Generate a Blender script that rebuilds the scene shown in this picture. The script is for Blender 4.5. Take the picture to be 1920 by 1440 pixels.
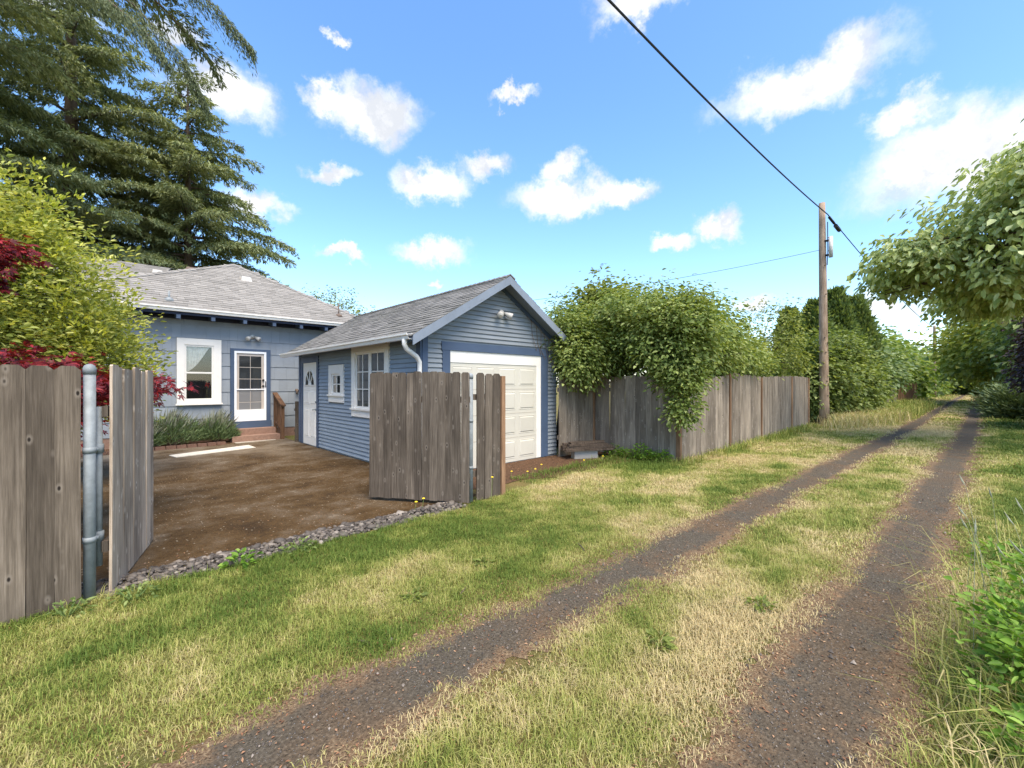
import bpy, math, random
import numpy as np
from mathutils import Vector, Matrix
R = math.radians
random.seed(7); rng = np.random.default_rng(7)
for o in list(bpy.data.objects): bpy.data.objects.remove(o)
S = bpy.context.scene
COL = S.collection

# ------------------------------------------------------------------ camera, sky, sun, exposure
# world X runs along the alley, world Y runs into the property; camera stands in the alley
cam_d = bpy.data.cameras.new('camera'); cam = bpy.data.objects.new('camera', cam_d); COL.objects.link(cam)
cam.location = (0, 0, 1.68); cam.rotation_euler = (R(90), 0, R(46.4 - 90))
cam_d.sensor_fit = 'HORIZONTAL'; cam_d.sensor_width = 36; cam_d.lens = 807 / 1920 * 36
cam_d.clip_start = 0.05; cam_d.clip_end = 3000
S.camera = cam
SUN_DIR = Vector((-0.16, -0.55, 1.0)).normalized()
sun_d = bpy.data.lights.new('sun', 'SUN'); sun = bpy.data.objects.new('sun', sun_d); COL.objects.link(sun)
sun_d.energy = 2.5; sun_d.angle = R(42); sun_d.color = (1.0, 0.88, 0.70)
sun.rotation_euler = (-SUN_DIR).to_track_quat('-Z', 'Y').to_euler(); sun.location = (0, 0, 60)
VS = S.view_settings
VS.view_transform = 'Standard'; VS.look = 'None'; VS.gamma = 1.0; VS.use_curve_mapping = False
VS.exposure = 1.34

world = bpy.data.worlds.new('World'); S.world = world; world.use_nodes = True
def build_sky():
    nt = world.node_tree; N = nt.nodes; L = nt.links
    N.clear()
    out = N.new('ShaderNodeOutputWorld'); bg = N.new('ShaderNodeBackground')
    sky = N.new('ShaderNodeTexSky'); sky.sky_type = 'NISHITA'; sky.sun_disc = False
    sky.sun_elevation = math.asin(SUN_DIR.z); sky.sun_rotation = math.atan2(SUN_DIR.x, SUN_DIR.y)
    sky.air_density = 1.0; sky.dust_density = 0.9; sky.ozone_density = 2.0
    hsv = N.new('ShaderNodeHueSaturation'); hsv.inputs['Saturation'].default_value = 1.18; hsv.inputs['Value'].default_value = 1.0
    L.new(sky.outputs[0], hsv.inputs['Color'])
    tc = N.new('ShaderNodeTexCoord')
    nz = N.new('ShaderNodeTexNoise'); nz.inputs['Scale'].default_value = 8; nz.inputs['Detail'].default_value = 7; nz.inputs['Roughness'].default_value = 0.66
    L.new(tc.outputs['Generated'], nz.inputs['Vector'])
    sub = N.new('ShaderNodeVectorMath'); sub.operation = 'SUBTRACT'; sub.inputs[1].default_value = (.5, .5, .5); L.new(nz.outputs['Color'], sub.inputs[0])
    sc = N.new('ShaderNodeVectorMath'); sc.operation = 'SCALE'; sc.inputs['Scale'].default_value = 0.17; L.new(sub.outputs[0], sc.inputs[0])
    ad = N.new('ShaderNodeVectorMath'); ad.operation = 'ADD'; L.new(tc.outputs['Generated'], ad.inputs[0]); L.new(sc.outputs[0], ad.inputs[1])
    # individual cumulus clouds: (azimuth deg from +X towards +Y, elevation deg, half width deg, half height deg)
    clouds = CLOUDS
    cur = None
    for az, el, w, h in clouds:
        w *= .80; h *= .82
        m = N.new('ShaderNodeMapping'); m.vector_type = 'TEXTURE'
        m.inputs['Rotation'].default_value = (0, R(-el), R(az))
        m.inputs['Scale'].default_value = (1e4, math.tan(R(w)), math.tan(R(h)))
        L.new(ad.outputs[0], m.inputs['Vector'])
        ln = N.new('ShaderNodeVectorMath'); ln.operation = 'LENGTH'; L.new(m.outputs[0], ln.inputs[0])
        if cur is None: cur = ln.outputs['Value']
        else:
            mn = N.new('ShaderNodeMath'); mn.operation = 'SMOOTH_MIN'; mn.inputs[2].default_value = 0.25
            L.new(cur, mn.inputs[0]); L.new(ln.outputs['Value'], mn.inputs[1]); cur = mn.outputs[0]
    mr = N.new('ShaderNodeMapRange'); mr.interpolation_type = 'SMOOTHSTEP'
    mr.inputs['From Min'].default_value = 1.42; mr.inputs['From Max'].default_value = 0.40
    L.new(cur, mr.inputs['Value'])
    # soft cloud body shading
    n2 = N.new('ShaderNodeTexNoise'); n2.inputs['Scale'].default_value = 14; n2.inputs['Detail'].default_value = 5
    L.new(ad.outputs[0], n2.inputs['Vector'])
    cr = N.new('ShaderNodeValToRGB'); cr.color_ramp.elements[0].position = 0.36; cr.color_ramp.elements[0].color = (2.25, 2.33, 2.48, 1)
    cr.color_ramp.elements[1].position = 0.56; cr.color_ramp.elements[1].color = (3.35, 3.32, 3.28, 1)
    L.new(n2.outputs['Fac'], cr.inputs['Fac'])
    mul = N.new('ShaderNodeMath'); mul.operation = 'MULTIPLY'; mul.inputs[1].default_value = 0.97; L.new(mr.outputs[0], mul.inputs[0])
    mix = N.new('ShaderNodeMix'); mix.data_type = 'RGBA'
    L.new(mul.outputs[0], mix.inputs['Factor']); L.new(hsv.outputs[0], mix.inputs['A']); L.new(cr.outputs[0], mix.inputs['B'])
    L.new(mix.outputs['Result'], bg.inputs['Color']); bg.inputs['Strength'].default_value = 0.15
    L.new(bg.outputs[0], out.inputs[0])
# clouds in view, then the same kind of scattered cumulus round the rest of the sky
CLOUDS = [(64.0,31.0,5.6,3.0),(69.0,31.5,2.6,1.5),(69.0,24.5,3.3,1.3),(57.2,25.0,4.6,2.3),(50.3,27.0,3.6,1.7),(39.5,23.4,8.2,2.5),
 (39.8,26.4,2.8,1.9),(32.3,23.2,3.8,1.9),(56.6,17.0,5.4,1.9),(68.0,15.0,2.3,1.0),(76.5,19.5,3.6,1.9),(46.4,34.3,3.2,.9),
 (21.0,18.3,3.2,2.0),(26.0,16.6,3.0,1.2),(12.5,30.0,8.5,2.9),(-.5,20.0,9.4,4.2),(4.0,24.5,3.4,1.9),(80.0,29.5,5.0,3.0),
 (5.0,7.4,3.6,1.6),(17.0,10.0,2.6,.8),(57.5,12.8,1.7,.5),(68.0,36.5,1.2,.8),(84.0,33.5,2.2,1.2),(30.0,41.0,5.0,2.0)]
_r = random.Random(3)
for k in range(13):
    az = 100 + k * 19.2 + _r.uniform(-3, 3); el = _r.choice((8, 14, 20, 26, 33, 42, 55)) + _r.uniform(-3, 3)
    CLOUDS.append((az, el, _r.uniform(2.5, 8), _r.uniform(1.2, 3.2)))
build_sky()

# ------------------------------------------------------------------ materials
def mat(name):
    m = bpy.data.materials.new(name); m.use_nodes = True
    nt = m.node_tree; b = nt.nodes['Principled BSDF']; b.inputs['Specular IOR Level'].default_value = 0.25
    return m, nt, nt.nodes, nt.links, b
def ramp(N, cols):
    r = N.new('ShaderNodeValToRGB'); e = r.color_ramp.elements
    while len(e) < len(cols): e.new(0.5)
    for k, (p, c) in enumerate(cols): e[k].position = p; e[k].color = (*c, 1)
    return r
def noise(N, L, vec, scale, detail=4, rough=.55):
    n = N.new('ShaderNodeTexNoise'); n.inputs['Scale'].default_value = scale; n.inputs['Detail'].default_value = detail; n.inputs['Roughness'].default_value = rough
    if vec is not None: L.new(vec, n.inputs['Vector'])
    return n
def mixc(N, L, fac, a, b, mode='MIX'):
    x = N.new('ShaderNodeMix'); x.data_type = 'RGBA'; x.blend_type = mode
    for s, v in (('Factor', fac), ('A', a), ('B', b)):
        if isinstance(v, (int, float)): x.inputs[s].default_value = v
        elif isinstance(v, tuple): x.inputs[s].default_value = (*v, 1)
        else: L.new(v, x.inputs[s])
    return x.outputs['Result']
def mth(N, L, op, a, b=None):
    x = N.new('ShaderNodeMath'); x.operation = op
    for k, v in enumerate((a, b)):
        if v is None: continue
        if isinstance(v, (int, float)): x.inputs[k].default_value = v
        else: L.new(v, x.inputs[k])
    return x.outputs[0]
def bump(N, L, b, h, dist=.01, strength=.5):
    x = N.new('ShaderNodeBump'); x.inputs['Distance'].default_value = dist; x.inputs['Strength'].default_value = strength
    L.new(h, x.inputs['Height']); L.new(x.outputs[0], b.inputs['Normal'])
def vmap(N, L, vec, scale=(1,1,1)):
    m = N.new('ShaderNodeMapping'); m.inputs['Scale'].default_value = scale; L.new(vec, m.inputs['Vector']); return m.outputs[0]

def mat_wood(name, dark, mid, light, knots=True, rough=.9):
    m, nt, N, L, b = mat(name)
    tc = N.new('ShaderNodeTexCoord'); oi = N.new('ShaderNodeObjectInfo')
    off = N.new('ShaderNodeVectorMath'); off.operation = 'SCALE'; off.inputs[0].default_value = (13, 7, 31); L.new(oi.outputs['Random'], off.inputs['Scale'])
    ad = N.new('ShaderNodeVectorMath'); L.new(tc.outputs['Object'], ad.inputs[0]); L.new(off.outputs[0], ad.inputs[1])
    v = ad.outputs[0]
    g = noise(N, L, vmap(N, L, v, (70, 70, 2.2)), 1, 6, .7)
    big = noise(N, L, vmap(N, L, v, (5, 5, 1.3)), 1, 3)
    c = ramp(N, [(.34, dark), (.5, mid), (.66, light)]); L.new(g.outputs['Fac'], c.inputs['Fac'])
    bw = ramp(N, [(.3, (.62, .60, .58)), (.7, (1.2, 1.18, 1.15))]); L.new(big.outputs['Fac'], bw.inputs['Fac'])
    col = mixc(N, L, 1.0, c.outputs[0], bw.outputs[0], 'MULTIPLY')
    tone = ramp(N, [(0, (.72, .70, .68)), (1, (1.22, 1.2, 1.17))]); L.new(oi.outputs['Random'], tone.inputs['Fac'])
    col = mixc(N, L, 1.0, col, tone.outputs[0], 'MULTIPLY')
    if knots:
        vo = N.new('ShaderNodeTexVoronoi'); vo.voronoi_dimensions = '3D'; vo.inputs['Scale'].default_value = 1
        L.new(vmap(N, L, v, (11, 3, 5.5)), vo.inputs['Vector'])
        k = ramp(N, [(.07, (1, 1, 1)), (.13, (0, 0, 0))]); L.new(vo.outputs['Distance'], k.inputs['Fac'])
        halo = ramp(N, [(.12, (1, 1, 1)), (.26, (0, 0, 0))]); L.new(vo.outputs['Distance'], halo.inputs['Fac'])
        sep = N.new('ShaderNodeSeparateColor'); L.new(vo.outputs['Color'], sep.inputs[0])
        gate = mth(N, L, 'GREATER_THAN', sep.outputs[0], .35)
        col = mixc(N, L, mth(N, L, 'MULTIPLY', mth(N, L, 'MULTIPLY', halo.outputs[0], gate), .45), col, tuple(min(1, x * 1.5) for x in light))
        col = mixc(N, L, mth(N, L, 'MULTIPLY', k.outputs[0], gate), col, (.018, .013, .01))
    L.new(col, b.inputs['Base Color']); b.inputs['Roughness'].default_value = rough
    bump(N, L, b, g.outputs['Fac'], .004, .7)
    return m
def mat_paint(name, col, var=.10, rough=.55, grain=(3, 3, 40), dirt=None, spec=.25):
    m, nt, N, L, b = mat(name)
    tc = N.new('ShaderNodeTexCoord'); oi = N.new('ShaderNodeObjectInfo')
    n1 = noise(N, L, vmap(N, L, tc.outputs['Object'], (1.3, 1.3, 1.3)), 1.5, 5)
    n2 = noise(N, L, vmap(N, L, tc.outputs['Object'], grain), 3, 4)
    lo = tuple(c * (1 - var) for c in col); hi = tuple(min(1, c * (1 + var)) for c in col)
    c = ramp(N, [(.3, lo), (.7, hi)]); L.new(n1.outputs['Fac'], c.inputs['Fac'])
    t = ramp(N, [(0, (1 - var,) * 3), (1, (1 + var * .6,) * 3)]); L.new(oi.outputs['Random'], t.inputs['Fac'])
    colr = mixc(N, L, 1.0, c.outputs[0], t.outputs[0], 'MULTIPLY')
    if dirt:
        n3 = noise(N, L, tc.outputs['Object'], 9, 6, .7); dr = ramp(N, [(.58, (0, 0, 0)), (.75, (1, 1, 1))]); L.new(n3.outputs['Fac'], dr.inputs['Fac'])
        colr = mixc(N, L, mth(N, L, 'MULTIPLY', dr.outputs[0], .5), colr, dirt)
    L.new(colr, b.inputs['Base Color']); b.inputs['Roughness'].default_value = rough; b.inputs['Specular IOR Level'].default_value = spec
    bump(N, L, b, n2.outputs['Fac'], .003, .35)
    return m
def mat_leaf(name, c1, c2, c3, trans=.38, rough=.5, nscale=1.2, spec=.3):
    m, nt, N, L, b = mat(name)
    gm = N.new('ShaderNodeNewGeometry'); tc = N.new('ShaderNodeTexCoord')
    n = noise(N, L, tc.outputs['Object'], nscale, 3)
    f = mth(N, L, 'ADD', mth(N, L, 'MULTIPLY', gm.outputs['Random Per Island'], .55), mth(N, L, 'MULTIPLY', n.outputs['Fac'], .5))
    c = ramp(N, [(.2, c1), (.52, c2), (.86, c3)]); L.new(f, c.inputs['Fac'])
    b.inputs['Roughness'].default_value = rough; b.inputs['Specular IOR Level'].default_value = spec
    L.new(c.outputs[0], b.inputs['Base Color'])
    tr = N.new('ShaderNodeBsdfTranslucent'); tcol = mixc(N, L, 1.0, c.outputs[0], (1.25, 1.2, .6), 'MULTIPLY'); L.new(tcol, tr.inputs['Color'])
    mx = N.new('ShaderNodeMixShader'); mx.inputs[0].default_value = trans
    L.new(b.outputs[0], mx.inputs[1]); L.new(tr.outputs[0], mx.inputs[2])
    L.new(mx.outputs[0], N['Material Output'].inputs['Surface'])
    return m
def mat_plain(name, col, rough=.6, metal=0, spec=.3):
    m, nt, N, L, b = mat(name)
    tc = N.new('ShaderNodeTexCoord'); n = noise(N, L, tc.outputs['Object'], 14, 5, .65)
    c = ramp(N, [(.3, tuple(x * .78 for x in col)), (.7, tuple(min(1, x * 1.16) for x in col))]); L.new(n.outputs['Fac'], c.inputs['Fac'])
    L.new(c.outputs[0], b.inputs['Base Color'])
    b.inputs['Roughness'].default_value = rough; b.inputs['Metallic'].default_value = metal; b.inputs['Specular IOR Level'].default_value = spec
    bump(N, L, b, n.outputs['Fac'], .002, .3)
    return m
def mat_shingle(name, base, var=.35, moss=(.05, .055, .03)):
    m, nt, N, L, b = mat(name)
    gm = N.new('ShaderNodeNewGeometry'); tc = N.new('ShaderNodeTexCoord')
    c = ramp(N, [(0, tuple(x * (1 - var) for x in base)), (1, tuple(x * (1 + var) for x in base))]); L.new(gm.outputs['Random Per Island'], c.inputs['Fac'])
    n = noise(N, L, tc.outputs['Object'], 120, 3, .7); g = ramp(N, [(.3, (.7,) * 3), (.7, (1.25,) * 3)]); L.new(n.outputs['Fac'], g.inputs['Fac'])
    col = mixc(N, L, 1.0, c.outputs[0], g.outputs[0], 'MULTIPLY')
    n2 = noise(N, L, tc.outputs['Object'], .8, 5, .6); g2 = ramp(N, [(.45, (0, 0, 0)), (.75, (1, 1, 1))]); L.new(n2.outputs['Fac'], g2.inputs['Fac'])
    col = mixc(N, L, mth(N, L, 'MULTIPLY', g2.outputs[0], .35), col, moss)
    L.new(col, b.inputs['Base Color']); b.inputs['Roughness'].default_value = .95; bump(N, L, b, n.outputs['Fac'], .003, .5)
    return m

M = {}
M['fence'] = mat_wood('weathered_fence_wood', (.085, .069, .053), (.135, .111, .086), (.195, .163, .130))
M['gate_dark'] = mat_wood('dark_weathered_wood', (.074, .060, .048), (.125, .103, .082), (.19, .160, .130))
M['gate_light'] = mat_wood('pale_weathered_wood', (.24, .19, .145), (.41, .335, .262), (.56, .475, .385))
M['fence_far'] = mat_wood('grey_weathered_wood', (.155, .130, .104), (.25, .213, .172), (.345, .30, .25))
M['cedar'] = mat_wood('orange_cedar_post', (.17, .098, .056), (.26, .155, .09), (.35, .22, .135), knots=False)
M['railwood'] = mat_wood('brown_stained_wood', (.075, .040, .022), (.14, .078, .045), (.22, .13, .08), knots=False)
M['polewood'] = mat_wood('utility_pole_wood', (.13, .092, .065), (.27, .205, .155), (.40, .325, .26), knots=False)
M['plank'] = mat_wood('old_plank_wood', (.035, .026, .02), (.085, .064, .05), (.17, .135, .105), knots=False)
M['galv'] = mat_plain('galvanised_steel', (.24, .26, .265), .65, .15, .3)
M['blue'] = mat_paint('skylit_blue_siding', (.245, .292, .345), .08, .6, (2, 2, 30), dirt=(.15, .17, .19))  # side wall siding; blue sky light put into the colour
M['bluegrey'] = mat_paint('shaded_grey_siding', (.235, .258, .278), .08, .6, (2, 2, 30), dirt=(.15, .16, .17))  # same siding on the front; its greyer shaded look put into the colour
M['shake'] = mat_paint('grey_blue_shake_paint', (.268, .295, .322), .08, .65, (45, 45, 1.2))
M['bluetrim'] = mat_paint('dark_blue_trim_paint', (.068, .098, .155), .10, .5)
M['bargeblue'] = mat_paint('pale_blue_barge_paint', (.21, .245, .295), .10, .6, dirt=(.10, .10, .10))
M['white'] = mat_paint('cream_white_paint', (.78, .745, .68), .05, .5, dirt=(.55, .50, .42))
M['door'] = mat_paint('garage_door_cream', (.56, .53, .45), .04, .5)
M['stormwhite'] = mat_paint('storm_door_white', (.82, .82, .82), .03, .35)
M['beige'] = mat_paint('beige_door_paint', (.46, .40, .345), .05, .5)
M['navy'] = mat_plain('eave_navy_paint', (.025, .032, .06), .6)
M['shingle'] = mat_shingle('grey_asphalt_shingle', (.190, .182, .168), .26)
M['shingle_h'] = mat_shingle('tan_grey_asphalt_shingle', (.255, .238, .215), .18, (.17, .16, .145))
M['dark'] = mat_plain('room_shade_backing', (.012, .012, .013), .8)  # flat backing behind windows; shade of the room put into the colour
M['concrete'] = mat_plain('concrete', (.42, .37, .30), .9)
M['strip_pale'] = mat_plain('pale_strip_surface', (.60, .55, .46), .9)
M['terracotta'] = mat_plain('terracotta_step_paint', (.27, .165, .120), .8)
M['brick'] = mat_plain('old_brick', (.17, .095, .068), .9)
M['curtain'] = mat_plain('pale_curtain', (.74, .76, .72), .9)
M['cable'] = mat_plain('black_cable', (.02, .02, .022), .6)
M['lampwhite'] = mat_plain('lamp_housing', (.58, .55, .50), .4)
M['bark'] = mat_plain('tree_bark', (.085, .062, .045), .95)
M['barkgrey'] = mat_plain('conifer_bark', (.15, .11, .085), .95)
M['stem'] = mat_plain('green_stem', (.16, .22, .06), .7)
M['yellow'] = mat_plain('dandelion_yellow', (.85, .62, .03), .6)
M['lilac'] = mat_leaf('lilac_leaf', (0.085, 0.13, 0.026), (0.21, 0.28, 0.07), (0.42, 0.46, 0.17), nscale=1.0)
M['elder'] = mat_leaf('yellow_green_leaf', (0.1, 0.135, 0.026), (0.21, 0.255, 0.055), (0.35, 0.38, 0.11))
M['bigleaf'] = mat_leaf('broad_leaf', (0.15, 0.21, 0.055), (0.35, 0.42, 0.14), (0.58, 0.63, 0.34), nscale=1.6)
M['laurel'] = mat_leaf('variegated_laurel_leaf', (0.14, 0.18, 0.035), (0.34, 0.38, 0.085), (0.64, 0.62, 0.2), nscale=1.8)
M['newleaf'] = mat_leaf('bright_new_leaf', (.30, .36, .04), (.50, .52, .07), (.62, .60, .12))
M['redmaple'] = mat_leaf('red_maple_leaf', (0.045, 0.007, 0.011), (0.15, 0.016, 0.022), (0.42, 0.03, 0.03), trans=.25, nscale=2.2)
M['conifer'] = mat_leaf('conifer_needle', (0.125, 0.155, 0.07), (0.235, 0.275, 0.13), (0.39, 0.42, 0.22), trans=.22, rough=.7, nscale=.6, spec=.15)
M['conifer_dark'] = mat_leaf('dark_conifer_needle', (0.065, 0.085, 0.045), (0.125, 0.155, 0.08), (0.22, 0.25, 0.14), trans=.2, rough=.7, nscale=.6, spec=.15)
M['arbor'] = mat_leaf('arborvitae_leaf', (0.06, 0.095, 0.026), (0.145, 0.205, 0.06), (0.28, 0.34, 0.11), nscale=.8)
M['ivy'] = mat_leaf('ivy_leaf', (0.065, 0.105, 0.026), (0.165, 0.225, 0.06), (0.32, 0.38, 0.13), nscale=.9)
M['dogwood'] = mat_leaf('pale_green_leaf', (0.066, 0.120, 0.036), (0.168, 0.246, 0.096), (0.396, 0.468, 0.264), nscale=1)
M['purple'] = mat_leaf('purple_leaf', (0.03, 0.02, 0.022), (0.075, 0.048, 0.05), (0.15, 0.1, 0.1), trans=.15)
M['lavender'] = mat_leaf('lavender_leaf', (0.072, 0.111, 0.046), (0.150, 0.215, 0.085), (0.260, 0.325, 0.156), trans=.15, nscale=3)
M['lavstalk'] = mat_plain('lavender_stalk', (.28, .29, .20), .8)
M['shrub'] = mat_leaf('bright_shrub_leaf', (0.066, 0.143, 0.015), (0.160, 0.297, 0.033), (0.297, 0.440, 0.077), nscale=3)
M['farleaf'] = mat_leaf('far_tree_leaf', (0.058, 0.111, 0.023), (0.143, 0.221, 0.046), (0.286, 0.351, 0.091), nscale=.4)
M['yellowleaf'] = mat_leaf('yellow_maple_leaf', (.13, .18, .025), (.27, .31, .05), (.42, .42, .10), nscale=.5)

def mat_glass(name, tint=(.02, .022, .024), see=0.0):
    m, nt, N, L, b = mat(name)
    gl = N.new('ShaderNodeBsdfGlossy'); gl.inputs['Roughness'].default_value = .03; gl.inputs['Color'].default_value = (.9, .93, .95, 1)
    fr = N.new('ShaderNodeFresnel'); fr.inputs['IOR'].default_value = 1.6
    fa = mth(N, L, 'ADD', mth(N, L, 'MULTIPLY', fr.outputs[0], .45 if see else .9), .03)
    if see:
        base = N.new('ShaderNodeBsdfTransparent'); base.inputs['Color'].default_value = (see, see, see, 1)
    else:
        base = N.new('ShaderNodeBsdfDiffuse'); base.inputs['Color'].default_value = (*tint, 1)
    mx = N.new('ShaderNodeMixShader'); L.new(fa, mx.inputs[0]); L.new(base.outputs[0], mx.inputs[1]); L.new(gl.outputs[0], mx.inputs[2])
    L.new(mx.outputs[0], N['Material Output'].inputs['Surface'])
    return m
M['glass'] = mat_glass('dark_window_glass', (.03, .032, .033))
M['glass_clear'] = mat_glass('clear_window_glass', see=.88)
M['glass_screen'] = mat_glass('grey_screen_glass', (.20, .195, .19))

def mat_grass():
    m, nt, N, L, b = mat('grass_blade')
    at = N.new('ShaderNodeAttribute'); at.attribute_name = 'dry'
    gm = N.new('ShaderNodeNewGeometry')
    f = mth(N, L, 'ADD', at.outputs['Fac'], mth(N, L, 'MULTIPLY', mth(N, L, 'SUBTRACT', gm.outputs['Random Per Island'], .5), .5))
    c = ramp(N, [(.02, (.105, .170, .026)), (.32, (.275, .315, .065)), (.6, (.45, .42, .14)), (.95, (.64, .52, .28))]); L.new(f, c.inputs['Fac'])
    L.new(c.outputs[0], b.inputs['Base Color']); b.inputs['Roughness'].default_value = .65
    tr = N.new('ShaderNodeBsdfTranslucent'); L.new(c.outputs[0], tr.inputs['Color'])
    mx = N.new('ShaderNodeMixShader'); mx.inputs[0].default_value = .3; L.new(b.outputs[0], mx.inputs[1]); L.new(tr.outputs[0], mx.inputs[2])
    L.new(mx.outputs[0], N['Material Output'].inputs['Surface'])
    return m
M['grass'] = mat_grass()

def mat_ground():
    m, nt, N, L, b = mat('alley_ground')
    tc = N.new('ShaderNodeTexCoord'); P = tc.outputs['Object']
    n1 = noise(N, L, P, .55, 5, .6); n2 = noise(N, L, P, 60, 6, .8); n3 = noise(N, L, P, 2.2, 4)
    a = ramp(N, [(.3, (.075, .065, .025)), (.5, (.17, .145, .06)), (.7, (.31, .25, .125))]); L.new(n2.outputs['Fac'], a.inputs['Fac'])
    bb = ramp(N, [(.35, (.8, .95, .7)), (.65, (1.15, 1.0, .95))]); L.new(n3.outputs['Fac'], bb.inputs['Fac'])
    col = mixc(N, L, 1, a.outputs[0], bb.outputs[0], 'MULTIPLY')
    L.new(col, b.inputs['Base Color']); b.inputs['Roughness'].default_value = 1; b.inputs['Specular IOR Level'].default_value = .05
    bump(N, L, b, n2.outputs['Fac'], .03, .8)
    return m
M['ground'] = mat_ground()
def mat_track():
    m, nt, N, L, b = mat('wheel_track_gravel')
    tc = N.new('ShaderNodeTexCoord'); P = tc.outputs['Object']
    n1 = noise(N, L, P, 60, 5, .75); n2 = noise(N, L, P, 1.6, 4); vo = N.new('ShaderNodeTexVoronoi'); vo.inputs['Scale'].default_value = 55; L.new(P, vo.inputs['Vector'])
    a = ramp(N, [(.3, (.048, .039, .028)), (.55, (.108, .090, .067)), (.75, (.225, .195, .15))]); L.new(n1.outputs['Fac'], a.inputs['Fac'])
    br = ramp(N, [(.42, (.95, .95, .92)), (.7, (1.25, 1.02, .82))]); L.new(n2.outputs['Fac'], br.inputs['Fac'])
    col = mixc(N, L, 1, a.outputs[0], br.outputs[0], 'MULTIPLY')
    st = ramp(N, [(.12, (1, 1, 1)), (.28, (0, 0, 0))]); L.new(vo.outputs['Distance'], st.inputs['Fac'])
    sep = N.new('ShaderNodeSeparateColor'); L.new(vo.outputs['Color'], sep.inputs[0])
    col = mixc(N, L, mth(N, L, 'MULTIPLY', st.outputs[0], mth(N, L, 'GREATER_THAN', sep.outputs[0], .62)), col, (.25, .235, .215))
    at = N.new('ShaderNodeAttribute'); at.attribute_name = 'edge'; n5 = noise(N, L, P, 7, 5, .7); n6 = noise(N, L, P, 90, 3, .7)
    rim = ramp(N, [(.3, (.075, .045, .025)), (.5, (.165, .108, .062)), (.72, (.33, .245, .145))]); L.new(n6.outputs['Fac'], rim.inputs['Fac'])
    ef = ramp(N, [(.42, (0, 0, 0)), (.62, (1, 1, 1))]); L.new(mth(N, L, 'ADD', mth(N, L, 'MULTIPLY', at.outputs['Fac'], .60), mth(N, L, 'SUBTRACT', n5.outputs['Fac'], .18)), ef.inputs['Fac'])
    col = mixc(N, L, ef.outputs[0], col, rim.outputs[0])
    L.new(col, b.inputs['Base Color']); b.inputs['Roughness'].default_value = .95; b.inputs['Specular IOR Level'].default_value = .15
    bump(N, L, b, mth(N, L, 'ADD', n1.outputs['Fac'], st.outputs[0]), .015, .8)
    return m
M['track'] = mat_track()
def mat_drive():
    m, nt, N, L, b = mat('mossy_old_asphalt')
    tc = N.new('ShaderNodeTexCoord'); P = tc.outputs['Object']
    n1 = noise(N, L, P, .7, 6, .65); n2 = noise(N, L, P, 70, 5, .8); n3 = noise(N, L, P, 1.3, 7, .72)
    a = ramp(N, [(.34, (.034, .020, .008)), (.48, (.070, .042, .016)), (.58, (.098, .070, .042)), (.74, (.20, .17, .13))]); L.new(n3.outputs['Fac'], a.inputs['Fac'])
    g = ramp(N, [(.32, (.4, .4, .4)), (.68, (1.7, 1.62, 1.5))]); L.new(n2.outputs['Fac'], g.inputs['Fac'])
    col = mixc(N, L, 1, a.outputs[0], g.outputs[0], 'MULTIPLY')
    # clean pale concrete patches towards the house, as in the photo
    sx = N.new('ShaderNodeSeparateXYZ'); L.new(P, sx.inputs[0])
    mr = N.new('ShaderNodeMapRange'); mr.inputs['From Min'].default_value = 9.5; mr.inputs['From Max'].default_value = 13.5; L.new(sx.outputs['Y'], mr.inputs['Value'])
    pt = ramp(N, [(.40, (0, 0, 0)), (.62, (1, 1, 1))]); L.new(n1.outputs['Fac'], pt.inputs['Fac'])
    col = mixc(N, L, mth(N, L, 'MULTIPLY', mth(N, L, 'MULTIPLY', mr.outputs[0], pt.outputs[0]), .75), col, (.26, .215, .16))
    vo = N.new('ShaderNodeTexVoronoi'); vo.inputs['Scale'].default_value = 24; L.new(P, vo.inputs['Vector'])
    st = ramp(N, [(.16, (1, 1, 1)), (.24, (0, 0, 0))]); L.new(vo.outputs['Distance'], st.inputs['Fac'])
    sep = N.new('ShaderNodeSeparateColor'); L.new(vo.outputs['Color'], sep.inputs[0])
    col = mixc(N, L, mth(N, L, 'MULTIPLY', st.outputs[0], mth(N, L, 'GREATER_THAN', sep.outputs[0], .78)), col, (.30, .25, .185))
    L.new(col, b.inputs['Base Color']); b.inputs['Roughness'].default_value = .9; b.inputs['Specular IOR Level'].default_value = .2
    bump(N, L, b, n2.outputs['Fac'], .01, .7)
    return m
M['drive'] = mat_drive()
def mat_soil(name, c1, c2, c3):
    m, nt, N, L, b = mat(name)
    tc = N.new('ShaderNodeTexCoord'); n = noise(N, L, tc.outputs['Object'], 18, 6, .75)
    a = ramp(N, [(.3, c1), (.5, c2), (.72, c3)]); L.new(n.outputs['Fac'], a.inputs['Fac']); L.new(a.outputs[0], b.inputs['Base Color'])
    b.inputs['Roughness'].default_value = 1; bump(N, L, b, n.outputs['Fac'], .03, .9)
    return m
M['soil'] = mat_soil('brown_soil', (.035, .02, .012), (.095, .05, .026), (.17, .095, .05))
M['litter'] = mat_leaf('fallen_leaf_litter', (.09, .045, .025), (.24, .115, .06), (.40, .26, .15), trans=0, rough=.9)
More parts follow.
